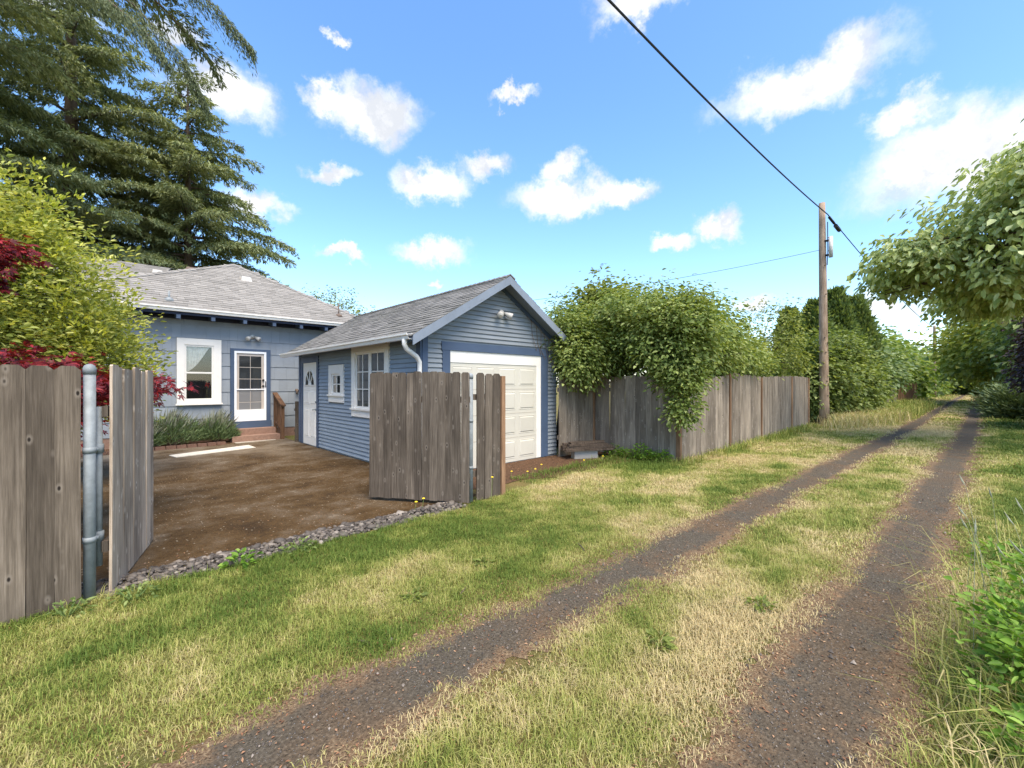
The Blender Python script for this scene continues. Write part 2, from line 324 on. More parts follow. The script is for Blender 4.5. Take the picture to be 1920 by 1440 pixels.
def mat_stone():
    m, nt, N, L, b = mat('river_stone')
    gm = N.new('ShaderNodeNewGeometry'); tc = N.new('ShaderNodeTexCoord'); n = noise(N, L, tc.outputs['Object'], 50, 4)
    a = ramp(N, [(0, (.045, .038, .033)), (.5, (.105, .090, .076)), (.85, (.165, .138, .112)), (1, (.29, .25, .21))]); L.new(gm.outputs['Random Per Island'], a.inputs['Fac'])
    g = ramp(N, [(.3, (.8,) * 3), (.7, (1.15,) * 3)]); L.new(n.outputs['Fac'], g.inputs['Fac'])
    L.new(mixc(N, L, 1, a.outputs[0], g.outputs[0], 'MULTIPLY'), b.inputs['Base Color']); b.inputs['Roughness'].default_value = .75
    return m
M['stone'] = mat_stone()

# ------------------------------------------------------------------ mesh helpers
WL = {}                                   # world location of every object's origin
def tag(o, label=None, cat=None, group=None, kind=None):
    if label: o['label'] = label
    if cat: o['category'] = cat
    if group: o['group'] = group
    if kind: o['kind'] = kind
    return o
def thing(name, loc, label, cat, group=None):
    o = bpy.data.objects.new(name, None); COL.objects.link(o); o.location = loc; WL[o] = Vector(loc)
    return tag(o, label, cat, group)
def link(name, me, parent=None, at=(0, 0, 0), rot=(0, 0, 0), scale=(1, 1, 1)):
    o = bpy.data.objects.new(name, me); COL.objects.link(o)
    WL[o] = Vector(at)
    o.rotation_euler = rot; o.scale = scale
    if parent is not None:
        o.parent = parent; o.location = Vector(at) - WL[parent]
    else: o.location = at
    return o
class MB:
    def __init__(s): s.v = []; s.f = []
    def add(s, vs, fs):
        k = len(s.v); s.v += [tuple(p) for p in vs]; s.f += [tuple(i + k for i in f) for f in fs]; return s
    def box(s, x0, x1, y0, y1, z0, z1):
        return s.add([(x0,y0,z0),(x1,y0,z0),(x1,y1,z0),(x0,y1,z0),(x0,y0,z1),(x1,y0,z1),(x1,y1,z1),(x0,y1,z1)],
                     [(3,2,1,0),(4,5,6,7),(0,1,5,4),(1,2,6,5),(2,3,7,6),(3,0,4,7)])
    def hexa(s, bot, top):                # 4 bottom points, 4 top points
        return s.add(list(bot) + list(top), [(3,2,1,0),(4,5,6,7),(0,1,5,4),(1,2,6,5),(2,3,7,6),(3,0,4,7)])
    def prism(s, poly, vec):              # planar polygon extruded by vec
        n = len(poly); p = [Vector(q) for q in poly]; q = [a + Vector(vec) for a in p]
        return s.add(p + q, [tuple(range(n - 1, -1, -1)), tuple(range(n, 2 * n))] + [(i, (i + 1) % n, n + (i + 1) % n, n + i) for i in range(n)])
    def tube(s, path, rad, seg=10, cap=True):
        path = [Vector(p) for p in path]; n = len(path)
        if not hasattr(rad, '__len__'): rad = [rad] * n
        k = len(s.v); up = None
        for i, p in enumerate(path):
            t = (path[min(i + 1, n - 1)] - path[max(i - 1, 0)]).normalized()
            if up is None: up = Vector((1, 0, 0)) if abs(t.x) < .9 else Vector((0, 1, 0))
            a = (up - t * up.dot(t)).normalized(); b = t.cross(a); up = a
            for j in range(seg):
                w = 2 * math.pi * j / seg; s.v.append(tuple(p + (a * math.cos(w) + b * math.sin(w)) * rad[i]))
        for i in range(n - 1):
            for j in range(seg):
                s.f.append((k + i * seg + j, k + i * seg + (j + 1) % seg, k + (i + 1) * seg + (j + 1) % seg, k + (i + 1) * seg + j))
        if cap:
            s.f.append(tuple(k + j for j in range(seg - 1, -1, -1))); s.f.append(tuple(k + (n - 1) * seg + j for j in range(seg)))
        return s
    def mesh(s, name, m, smooth=False):
        me = bpy.data.meshes.new(name); me.from_pydata(s.v, [], s.f); me.materials.append(m); me.update()
        if smooth: me.polygons.foreach_set('use_smooth', [True] * len(me.polygons))
        return me
    def build(s, name, m, parent=None, smooth=False):
        return link(name, s.mesh(name, m, smooth), parent)
def np_mesh(name, V, faces_flat, sizes, m, attr=None):
    me = bpy.data.meshes.new(name); V = np.asarray(V, np.float32).reshape(-1, 3)
    me.vertices.add(len(V)); me.vertices.foreach_set('co', V.ravel())
    ff = np.asarray(faces_flat, np.int32).ravel(); sizes = np.asarray(sizes, np.int32)
    me.loops.add(len(ff)); me.loops.foreach_set('vertex_index', ff)
    me.polygons.add(len(sizes)); st = np.concatenate(([0], np.cumsum(sizes)[:-1])).astype(np.int32)
    me.polygons.foreach_set('loop_start', st); me.polygons.foreach_set('loop_total', sizes)
    me.materials.append(m)
    if attr is not None:
        a = me.attributes.new(attr[0], 'FLOAT', 'POINT'); a.data.foreach_set('value', np.asarray(attr[1], np.float32))
    me.update(calc_edges=True); me.validate(); return me
def unit(a): return a / np.maximum(np.linalg.norm(a, axis=-1, keepdims=True), 1e-9)
def leaves_mesh(name, P, T, Nn, Ln, Wd, m, quad=True, fold=.25):
    """one folded leaf per row: base P, direction T, normal Nn, length Ln, half width Wd"""
    n = len(P); T = unit(T); B = unit(np.cross(T, Nn)); Nn = np.cross(B, T); Ln = np.asarray(Ln)[:, None]; Wd = np.asarray(Wd)[:, None]
    up = Nn * Wd * fold * 2
    if quad:
        V = np.stack([P, P + T * Ln * .28 + B * Wd * .85 + up * .8, P + T * Ln * .62 + B * Wd * .8 + up * .5, P + T * Ln - Nn * Ln * .12,
                      P + T * Ln * .62 - B * Wd * .8 + up * .5, P + T * Ln * .28 - B * Wd * .85 + up * .8], 1)
        idx = (np.arange(n) * 6)[:, None] + np.array([0, 1, 2, 3, 0, 3, 4, 5])[None]
        return np_mesh(name, V, idx, np.full(2 * n, 4), m)
    V = np.stack([P, P + T * Ln * .45 + B * Wd + up, P + T * Ln - Nn * Ln * .1, P + T * Ln * .45 - B * Wd + up], 1)
    idx = (np.arange(n) * 4)[:, None] + np.array([0, 1, 2, 0, 2, 3])[None]
    return np_mesh(name, V, idx, np.full(2 * n, 3), m)
def crown_points(blobs, ncl, per, clr, shell=4.0, droop=.35, flat=.8):
    """clusters of leaves spread through ellipsoids (cx,cy,cz,rx,ry,rz,weight) -> P, T, N, cluster centres"""
    bl = np.array(blobs, float); w = bl[:, 6] if bl.shape[1] > 6 else np.ones(len(bl)); w = w * 1.0 / w.sum()
    ib = rng.choice(len(bl), ncl, p=w); d = unit(rng.normal(size=(ncl, 3))); r = rng.random(ncl) ** (1 / shell)
    r *= 1 + .12 * rng.normal(size=ncl)
    ph = rng.random((len(bl), 6)) * 6.28
    r *= 1 + .20 * np.sin(d[:, 0] * 4 + ph[ib, 0]) * np.sin(d[:, 1] * 4 + ph[ib, 1]) + .22 * np.sin(d[:, 2] * 6 + d[:, 0] * 5 + ph[ib, 2])
    C = bl[ib, :3] + d * r[:, None] * bl[ib, 3:6]
    n = ncl * per; ci = np.repeat(np.arange(ncl), per)
    off = rng.normal(size=(n, 3)) * clr * np.array([1, 1, flat]) * (0.6 + .8 * rng.random(ncl))[ci][:, None]
    P = C[ci] + off
    out = unit(d[ci] * .7 + unit(off) * .8 + rng.normal(size=(n, 3)) * .45)
    T = unit(out * np.array([1, 1, .5]) + np.array([0, 0, -droop]))
    Nn = unit(rng.normal(size=(n, 3)) * .55 + np.array([0, 0, 1.0]) + d[ci] * .5)
    return P, T, Nn, C, d
def limbs(mb, base, hub, targets, r0, seg=6):
    for t in targets:
        t = Vector(t); h = Vector(hub); mid = h.lerp(t, .5) + Vector((random.uniform(-.15, .15), random.uniform(-.15, .15), random.uniform(.0, .25))) * (t - h).length * .5
        mb.tube([h, h.lerp(mid, .5) , mid, mid.lerp(t, .55), t], [r0, r0 * .75, r0 * .5, r0 * .3, r0 * .1], seg, cap=False)
def tree(name, base, label, cat, blobs, leafmat, ncl, per, clr, ll, lw, hub=None, tr=.09, nl=26, quad=False, bark='bark', group=None, droop=.35, extra=None, shell=4.0, stems=1, flat=.8, minz=-9):
    t = thing(name, base, label, cat, group)
    P, T, Nn, C, d = crown_points(blobs, ncl, per, clr, shell, droop, flat)
    keep = P[:, 2] > .03
    P, T, Nn = P[keep], T[keep], Nn[keep]; n = len(P)
    me = leaves_mesh('crown', P, T, Nn, ll * (.45 + 1.0 * rng.random(n)), lw * (.55 + .8 * rng.random(n)), M[leafmat], quad)
    tag(link('crown', me, t), kind='stuff')
    mb = MB(); b = Vector(base); hub = Vector(hub) if hub else Vector((base[0], base[1], blobs[0][2]))
    for s in range(stems):
        o = Vector((random.uniform(-.2, .2), random.uniform(-.2, .2), 0)) * (0 if stems == 1 else 1)
        hs = hub + o * 1.5 + Vector((0, 0, random.uniform(-.2, .2) if stems > 1 else 0))
        mb.tube([b + o - Vector((0, 0, .1)), (b + o).lerp(hs, .35) + Vector((random.uniform(-.08, .08), random.uniform(-.08, .08), 0)), (b + o).lerp(hs, .7), hs], [tr * 1.25, tr, tr * .85, tr * .6], 9)
        cand = np.where(C[:, 2] > minz)[0]; sel = rng.choice(cand, min(nl // stems, len(cand)), replace=False)
        limbs(mb, b, hs, [C[k] for k in sel], tr * .45)
    mb.build('trunk', M[bark], t, True)
    return t

# ------------------------------------------------------------------ ground, tracks, driveway
def left_track(u): return 2.2 - .035 * u if u < 20 else 1.5 - .02 * (u - 20)
def right_track(u): return 0.63 - .035 * u if u < 20 else -.07 - .02 * (u - 20)
gx = sorted(set([-300, -120, -40, -15] + list(np.arange(-8, 60, 4.0)) + [80, 130, 300, 900]))
g = MB()
g.add([(-900, -900, 0), (900, -900, 0), (900, 900, 0), (-900, 900, 0)], [(0, 1, 2, 3)])
tag(g.build('ground', M['ground']), 'grassy alley ground running to the horizon', kind='structure')
def wig(s, k):
    return .07 * math.sin(s * 2.1 + k) + .05 * math.sin(s * 5.3 + 2 * k) + .03 * math.sin(s * 11.7 + 3 * k)
TRK_W = (.36, .36)
def track(fn, hw, k, label):
    """strip with a ragged edge; 'edge' runs 0 (bare middle) to 1 (thatchy rim)"""
    V, F, E_ = [], [], []; us = np.concatenate([np.arange(-6, 12, .045), np.arange(12, 30, .12), np.arange(30, 110, 1.5)]); r = random.Random(int(k * 10))
    for i, u in enumerate(us):
        c = fn(u); a = hw + wig(u, k) * .5 + r.uniform(-.05, .05); b = hw + wig(u, k + 4) * .5 + r.uniform(-.05, .05)
        for q, e in ((-1, 1.0), (-.72, .55), (-.4, .1), (0, 0), (.4, .1), (.72, .55), (1, 1.0)):
            V.append((u, c + (q * a if q < 0 else q * b), .004)); E_.append(e)
        if i:
            for q in range(6): j = 7 * i + q; F.append((j - 7, j, j + 1, j - 6))
    me = np_mesh('wheel_track', np.array(V), np.array(F), np.full(len(F), 4), M['track'], ('edge', E_))
    tag(link('wheel_track', me), label, kind='structure')
track(left_track, .33, 1.0, 'bare gravel wheel track nearer the garage and fences')
track(right_track, .35, 2.5, 'bare gravel wheel track nearer the leafy verge')
m = MB(); dp = [(-3.2, 5.02)] + [(u, 5.02 + .05 * math.sin(u * 3.1) + .03 * math.sin(u * 7)) for u in np.arange(-3, 4.15, .25)] + [(4.12, 5.1), (4.12, 15.12), (-3.2, 15.12)]
m.add([(x, y, .006) for x, y in dp], [tuple(range(len(dp)))])
tag(m.build('driveway', M['drive']), 'mossy brown asphalt driveway behind the open gate', kind='structure')
m = MB(); q = [(4.1, 5.45), (4.6, 5.25), (5.3, 5.35), (5.9, 5.05), (6.4, 5.2), (7.0, 4.95), (7.5, 5.3), (8.2, 5.35), (8.85, 5.7), (8.9, 6.5), (7.6, 6.66), (4.13, 6.66)]
m.add([(x, y, .008) for x, y in q], [tuple(range(len(q)))])
tag(m.build('soil_patch', M['soil']), 'bare reddish soil in front of the garage door', kind='structure')

# ------------------------------------------------------------------ fences and gates
def board_mesh(name, w, h, m, ear=.035, t=.019, seed=0):
    r = random.Random(seed); mb = MB(); j = lambda s=.004: r.uniform(-s, s)
    lv = [0, .3, .62, .86, 1.0]; bow = r.uniform(-.006, .006); prof = []
    hw = w / 2; n = 7
    rows = []
    for k, q in enumerate([0, .35, .7, (h - ear) / h, 1.0]):
        ww = hw if k < 4 else hw - ear
        x = bow * math.sin(math.pi * q); e = .0015
        rows.append([(x - ww + j(e), -t / 2, h * q + j(e)), (x + ww + j(e), -t / 2, h * q + j(e)), (x + ww, t / 2, h * q), (x - ww, t / 2, h * q)])
    for a in rows: mb.v += a
    mb.f.append((3, 2, 1, 0)); K = len(rows) - 1
    for k in range(K):
        for i in range(4): mb.f.append((4 * k + i, 4 * k + (i + 1) % 4, 4 * k + 4 + (i + 1) % 4, 4 * k + 4 + i))
    mb.f.append((4 * K, 4 * K + 1, 4 * K + 2, 4 * K + 3))
    return mb.mesh(name, m)
def board_run(parent, p0, p1, spacing, meshes, z0=0.0, hfun=None, side=0.0, jit=.01, name='board', seed=1):
    r = random.Random(seed); p0 = Vector((*p0, 0)); p1 = Vector((*p1, 0)); d = (p1 - p0); n = max(1, round(d.length / spacing)); t = d.normalized(); yaw = math.atan2(t.y, t.x)
    nrm = Vector((-t.y, t.x, 0))
    for k in range(n):
        p = p0 + d * ((k + .5) / n) + nrm * (side + r.uniform(-.003, .003)); s = (k + .5) / n
        h = (hfun(s) if hfun else 1.0) + r.uniform(-jit, jit)
        link(name, meshes[r.randrange(len(meshes))], parent, (p.x, p.y, z0 + r.uniform(-.006, .006) + .004), (r.uniform(-.006, .006), r.uniform(-.006, .006), yaw + r.uniform(-.01, .01)), (d.length / n / spacing, 1, h))
W = .14
bm_left = [board_mesh('fence_board', W * .985, 1.82, M['fence'], .032, seed=k) for k in range(4)]
bm_dark = [board_mesh('gate_board', .1155, 1.80, M['gate_dark'], .022, seed=10 + k) for k in range(4)]
bm_darkf = [board_mesh('fence_board', .138, 1.82, M['gate_dark'], .030, seed=14 + k) for k in range(3)]
bm_pale = [board_mesh('gate_board', .15, 1.80, M['gate_light'], .012, seed=20 + k) for k in range(4)]
bm_far = [board_mesh('fence_board', .1385, 1.83, M['fence_far'], .012, seed=30 + k) for k in range(5)]

def steel_post(mb, x, y, r, z1, cap=True):
    mb.tube([(x, y, -.05), (x, y, z1)], r, 18)
    if cap: mb.tube([(x, y, z1 - .045), (x, y, z1), (x, y, z1 + .022), (x, y, z1 + .035)], [r * 1.09, r * 1.09, r * .85, r * .3], 18)
f1 = thing('board_fence', (-.07, 4.65, 0), 'grey weathered board fence ending at the thick galvanised post by the red maple', 'fence')
board_run(f1, (-4.35, 4.60), (-.112, 4.60), W, bm_left, 0, None, 0, .012)
for z in (.35, 1.5): MB().box(-4.35, -.15, 4.625, 4.66, z, z + .09).build('rail', M['fence'], f1)
mb = MB(); steel_post(mb, -.07, 4.65, .036, 1.80); mb.build('post', M['galv'], f1, True)

def gate(name, hinge, end, boards, spacing, side, label, barside, lift, seed):
    t = thing(name, (*hinge, 0), label, 'gate')
    h = Vector((*hinge, 0)); e = Vector((*end, 0)); d = (e - h).normalized(); n = Vector((-d.y, d.x, 0))
    board_run(t, hinge, end, spacing, boards, lift, lambda s: 1 + .0 * s, side, .008, 'board', seed)
    q = n * (side + barside * .035)
    for z in (.35, 1.42):
        a = h + q; b = e + q
        mb = MB(); u = n * .018 
        mb.hexa([a - u + Vector((0, 0, z)), b - u + Vector((0, 0, z)), b + u + Vector((0, 0, z)), a + u + Vector((0, 0, z))],
                [a - u + Vector((0, 0, z + .085)), b - u + Vector((0, 0, z + .085)), b + u + Vector((0, 0, z + .085)), a + u + Vector((0, 0, z + .085))]); mb.build('rail', M['gate_dark'], t)
    return t, h, d, n
g1, h, d, n = gate('gate_leaf', (.02, 4.69), (.36, 5.99), bm_pale, .15, -.03, 'pale weathered gate leaf swung open beside the red maple', 1, .02, 5)
mb = MB(); px, py = -.02, 4.735
mb.tube([(px, py, .24), (px, py, 1.50)], .024, 12); mb.build('frame_pipe', M['galv'], g1, True)
for z in (.48, 1.17):
    mb = MB(); mb.tube([(px, py, z - .035), (px, py, z + .035)], .033, 12); mb.tube([(-.07, 4.65, z - .022), (-.07, 4.65, z + .022)], .0405, 18)
    mb.box(-.05, px, 4.66, 4.715, z - .012, z + .012); mb.build('hinge', M['galv'], g1, True)

f2 = thing('board_fence', (3.78, 4.83, 0), 'short dark fence panel between thin steel post and orange cedar post', 'fence')
board_run(f2, (3.86, 4.80), (4.33, 4.80), .157, bm_darkf, .01, lambda s: 1.0, 0, .008, 'board', 3)
for z in (.35, 1.45): MB().box(3.80, 4.34, 4.83, 4.87, z, z + .085).build('rail', M['gate_dark'], f2)
mb = MB(); steel_post(mb, 3.77, 4.82, .042, 1.80); mb.build('post', M['galv'], f2, True)
MB().box(4.345, 4.42, 4.785, 4.86, -.05, 1.80).build('cedar_post', M['cedar'], f2)
g2, h, d, n = gate('gate_leaf', (3.66, 4.70), (2.80, 5.93), bm_dark, .115, .0, 'dark brown knotty gate leaf standing open before the garage', -1, .045, 9)
mb = MB(); hx, hy = 3.715, 4.775
for z in (.50, 1.16):
    b = MB(); b.tube([(3.77, 4.82, z - .02), (3.77, 4.82, z + .02)], .0465, 16); b.hexa([(3.735, 4.78, z - .012), (3.66, 4.72, z - .012), (3.65, 4.735, z - .012), (3.725, 4.795, z - .012)], [(3.735, 4.78, z + .012), (3.66, 4.72, z + .012), (3.65, 4.735, z + .012), (3.725, 4.795, z + .012)]); b.build('hinge', M['galv'], g2, True)

f3 = thing('board_fence', (8.95, 4.2, 0), 'long grey board fence with orange posts along the alley beside the garage', 'fence')
board_run(f3, (7.60, 6.42), (8.90, 6.42), .14, bm_far, 0, lambda s: 1.02, 0, .012, 'board', 11)
board_run(f3, (8.95, 6.36), (8.95, 4.27), .14, bm_far, 0, lambda s: 1.02, 0, .012, 'board', 12)
board_run(f3, (9.02, 4.2), (11.74, 4.2), .14, bm_far, 0, lambda s: .97 + .08 * s ** 2, 0, .012, 'board', 13)
board_run(f3, (11.86, 4.2), (14.26, 4.2), .14, bm_far, 0, lambda s: 1.08 - .045 * s, 0, .012, 'board', 14)
board_run(f3, (14.38, 4.2), (17.56, 4.2), .14, bm_far, 0, lambda s: 1.035 + .03 * s, 0, .012, 'board', 15)
board_run(f3, (17.68, 4.2), (19.95, 4.2), .14, bm_far, 0, lambda s: 1.065, 0, .012, 'board', 16)
for x, y, hh in ((8.95, 6.42, 1.84), (8.95, 4.2, 1.80), (11.8, 4.2, 1.95), (14.32, 4.2, 1.88), (17.62, 4.2, 1.94), (20.0, 4.2, 1.92)):
    MB().box(x - .045, x + .045, y - .035, y + .055, -.05, hh).build('post', M['cedar'], f3)
for z in (.4, 1.5):
    MB().box(7.61, 8.90, 6.445, 6.48, z, z + .09).build('rail', M['fence_far'], f3)
    MB().box(8.975, 9.01, 4.27, 6.36, z, z + .09).build('rail', M['fence_far'], f3)
    for x0, x1 in ((9.03, 11.75), (11.85, 14.27), (14.37, 17.57), (17.67, 19.95)): MB().box(x0, x1, 4.23, 4.265, z, z + .09).build('rail', M['fence_far'], f3)
# small panel between garage and house
f4 = thing('board_fence', (4.2, 13.34, 0), 'narrow weathered fence panel between the white side door and house', 'fence')
bm_s = [board_mesh('fence_board', .118, 1.17, M['fence'], .004, seed=50 + k) for k in range(3)]
board_run(f4, (4.03, 13.34), (4.39, 13.34), .12, bm_s, 0, None, 0, .01, 'board', 21)
for z in (.3, .9): MB().box(4.03, 4.39, 13.355, 13.385, z, z + .07).build('rail', M['fence'], f4)

# ------------------------------------------------------------------ garage
U0, U1, V0, V1 = 4.12, 7.80, 6.67, 13.14
ga = thing('garage', (5.96, 9.9, 0), 'small blue clapboard garage with grey shingle gable roof and white overhead door', 'garage')
EZ, RZ, UR = 2.52, 3.88, 5.96; SL = (RZ - EZ) / (UR - 3.74)
def roof_z(u): return EZ + (u - 3.74) * SL if u < UR else EZ + (8.18 - u) * SL
core = MB(); TH = .12
core.prism([(U0, V0, 0), (U1, V0, 0), (U1, V0, roof_z(U1) - TH), (UR, V0, RZ - TH), (U0, V0, roof_z(U0) - TH)], (0, V1 - V0, 0))
core.build('wall', M['bluegrey'], ga)
# clapboards, cut around openings
def clap(parent, m, a0, a1, z, hgt, plane, axis, wid=None, lean=.030):
    """one course from a0 to a1 along the wall; plane = wall coordinate, facing -axis"""
    b = MB(); w0, w1 = a0, a1; t0, t1 = (a0, a1) if wid is None else wid
    if axis == 'u':   # wall at u = plane, runs along v
        b.hexa([(plane - lean, w0, z), (plane - lean, w1, z), (plane + .002, w1, z), (plane + .002, w0, z)], [(plane - .003, t0, z + hgt), (plane - .003, t1, z + hgt), (plane + .002, t1, z + hgt), (plane + .002, t0, z + hgt)])
    else:
        b.hexa([(w0, plane - lean, z), (w1, plane - lean, z), (w1, plane + .002, z), (w0, plane + .002, z)], [(t0, plane - .003, z + hgt), (t1, plane - .003, z + hgt), (t1, plane + .002, z + hgt), (t0, plane + .002, z + hgt)])
    b.build('siding_board', m, parent)
def cut(a0, a1, z0, z1, holes):
    segs = [(a0, a1)]
    for h0, h1, y0, y1 in holes:
        if y1 <= z0 + .01 or y0 >= z1 - .01: continue
        new = []
        for s0, s1 in segs:
            if h1 <= s0 or h0 >= s1: new.append((s0, s1)); continue
            if h0 - s0 > .02: new.append((s0, h0))
            if s1 - h1 > .02: new.append((h1, s1))
        segs = new
    return segs
CH = .088
SIDE_H = [(11.62, 13.0, 0, 2.42), (10.0, 10.90, 1.24, 2.14), (7.80, 9.54, .96, 2.60)]
z = .05
while z < 2.56:
    for s0, s1 in cut(V0 + .115, V1 - .115, z, z + CH, SIDE_H): clap(ga, M['blue'], s0, s1, z, min(CH, 2.6 - z), U0, 'u')
    z += CH
FR_H = [(4.55, 7.46, 0, 2.47)]
z = .05
while z < RZ - TH - .10:
    top = z + CH
    lo = max(U0 + .12, 3.74 + (z + TH + .03 - EZ) / SL); hi = min(U1 - .02, 8.18 - (z + TH + .03 - EZ) / SL)
    lo2 = max(U0 + .12, 3.74 + (top + TH + .03 - EZ) / SL); hi2 = min(U1 - .02, 8.18 - (top + TH + .03 - EZ) / SL)
    sg = cut(lo, hi, z, top, FR_H)
    for s0, s1 in sg:
        t0 = lo2 if s0 == lo else s0; t1 = hi2 if s1 == hi else s1
        if t1 > t0 + .02: clap(ga, M['bluegrey'], s0, s1, z, CH, V0, 'v', (t0, t1))
    z = top
# corner and opening trim
def trim(parent, x0, x1, y0, y1, z0, z1, m='bluetrim', name='trim'): return MB().box(x0, x1, y0, y1, z0, z1).build(name, M[m], parent)
trim(ga, U0 - .038, U0 + .002, V0 - .024, V0 + .11, .03, 2.62, name='corner_board'); trim(ga, U0 + .003, U0 + .115, V0 - .037, V0 + .002, .03, 2.66, name='corner_board')
trim(ga, U0 - .038, U0 + .002, V1 - .11, V1 + .02, .03, 2.62, name='corner_board')
trim(ga, U0 - .040, U0 + .002, 11.63, 11.76, .02, 2.42); trim(ga, U0 - .040, U0 + .002, 12.84, 12.98, .02, 2.42); trim(ga, U0 - .040, U0 + .002, 11.76, 12.84, 2.26, 2.42)
trim(ga, 4.55, 4.72, V0 - .040, V0 + .002, .02, 2.31); trim(ga, 7.24, 7.46, V0 - .040, V0 + .002, .02, 2.31); trim(ga, 4.53, 7.48, V0 - .045, V0 + .002, 2.313, 2.47)
trim(ga, 4.72, 7.24, V0 - .022, V0 + .002, 2.09, 2.31, 'white', 'door_header'); trim(ga, 7.09, 7.24, V0 - .02, V0 + .002, .02, 2.09, 'white', 'door_jamb')
# overhead door: raised panels, 4 x 4
gd = MB().box(4.723, 7.087, V0 - .010, V0 + .002, .02, 2.087).build('garage_door', M['door'], ga)
def raised(parent, a0, a1, z0, z1, plane, axis, m, name='panel', e=.035, t=.012):
    b = MB(); c = (a0 + a1) / 2
    if axis == 'v': f = lambda a, dd, zz: (a, plane - dd, zz)
    else: f = lambda a, dd, zz: (plane - dd, a, zz)
    for (i0, i1, d0, d1) in ((0, .010, 0.0005, t * .5), (.026, .026 + e * .6, .0005, t)):
        A = [f(a0 + i0, d0, z0 + i0), f(a1 - i0, d0, z0 + i0), f(a1 - i0, d0, z1 - i0), f(a0 + i0, d0, z1 - i0)]
        Bq = [f(a0 + i1, d1, z0 + i1), f(a1 - i1, d1, z0 + i1), f(a1 - i1, d1, z1 - i1), f(a0 + i1, d1, z1 - i1)]
        if i0 == 0:   # thin raised frame ring
            C2 = [f(a0 + .020, .0005, z0 + .020), f(a1 - .020, .0005, z0 + .020), f(a1 - .020, .0005, z1 - .020), f(a0 + .020, .0005, z1 - .020)]
            b.add(A + Bq + C2, [(k, (k + 1) % 4, 4 + (k + 1) % 4, 4 + k) for k in range(4)] + [(4 + k, 4 + (k + 1) % 4, 8 + (k + 1) % 4, 8 + k) for k in range(4)])
        else: b.add(A + Bq, [(k, (k + 1) % 4, 4 + (k + 1) % 4, 4 + k) for k in range(4)] + [(4, 5, 6, 7)])
    return b.build(name, m, parent)
SH = 2.067 / 4; CW = 2.364 / 4
for r_ in range(4):
    zz = .02 + r_ * SH
    for c_ in range(4): raised(gd, 4.723 + c_ * CW + .05, 4.723 + (c_ + 1) * CW - .05, zz + .07, zz + SH - .06, V0 - .010, 'v', M['door'])
    if r_: MB().box(4.724, 7.086, V0 - .0125, V0 - .004, zz - .004, zz + .004).build('section_joint', M['concrete'], gd)
# side door with fan light
sd = MB().box(U0 - .014, U0 + .002, 11.763, 12.837, .03, 2.257).build('side_door', M['white'], ga)
for v0, v1 in ((11.87, 12.26), (12.34, 12.73)):
    raised(sd, v0, v1, .22, 1.02, U0 - .014, 'u', M['white']); raised(sd, v0, v1, 1.12, 1.52, U0 - .014, 'u', M['white'])
cv, cz, rr = 12.30, 1.64, .36
fl = MB(); pts = [(U0 - .017, cv + rr * math.cos(a), cz + 1.15 * rr * math.sin(a)) for a in np.linspace(0, math.pi, 17)]
fl.add(pts, [tuple(range(16, -1, -1))]); fl.build('fan_light', M['glass'], sd)
fb = MB()
for a in (math.pi * .27, math.pi * .5, math.pi * .73): fb.tube([(U0 - .018, cv, cz), (U0 - .018, cv + rr * math.cos(a), cz + 1.15 * rr * math.sin(a))], .013, 6)
fb.tube([(U0 - .02, cv + rr * math.cos(a), cz + 1.15 * rr * math.sin(a)) for a in np.linspace(0, math.pi, 17)], .016, 6); fb.tube([(U0 - .02, cv - rr, cz), (U0 - .02, cv + rr, cz)], .016, 6)
fb.tube([(U0 - .024, cv + .10 * math.cos(a), cz + .11 * math.sin(a)) for a in np.linspace(0, math.pi, 9)], .012, 6)
fb.build('fan_light_bars', M['white'], sd)
hb = MB(); hb.tube([(U0 - .014, 11.86, 1.00), (U0 - .065, 11.86, 1.00), (U0 - .07, 11.96, .985)], .011, 8); hb.tube([(U0 - .014, 11.86, 1.0), (U0 - .022, 11.86, 1.0)], .03, 12); hb.build('door_handle', M['galv'], sd, True)
hb = MB(); hb.tube([(U0 - .014, 11.86, 1.2), (U0 - .03, 11.86, 1.2)], .026, 12); hb.build('deadbolt', M['galv'], sd, True)
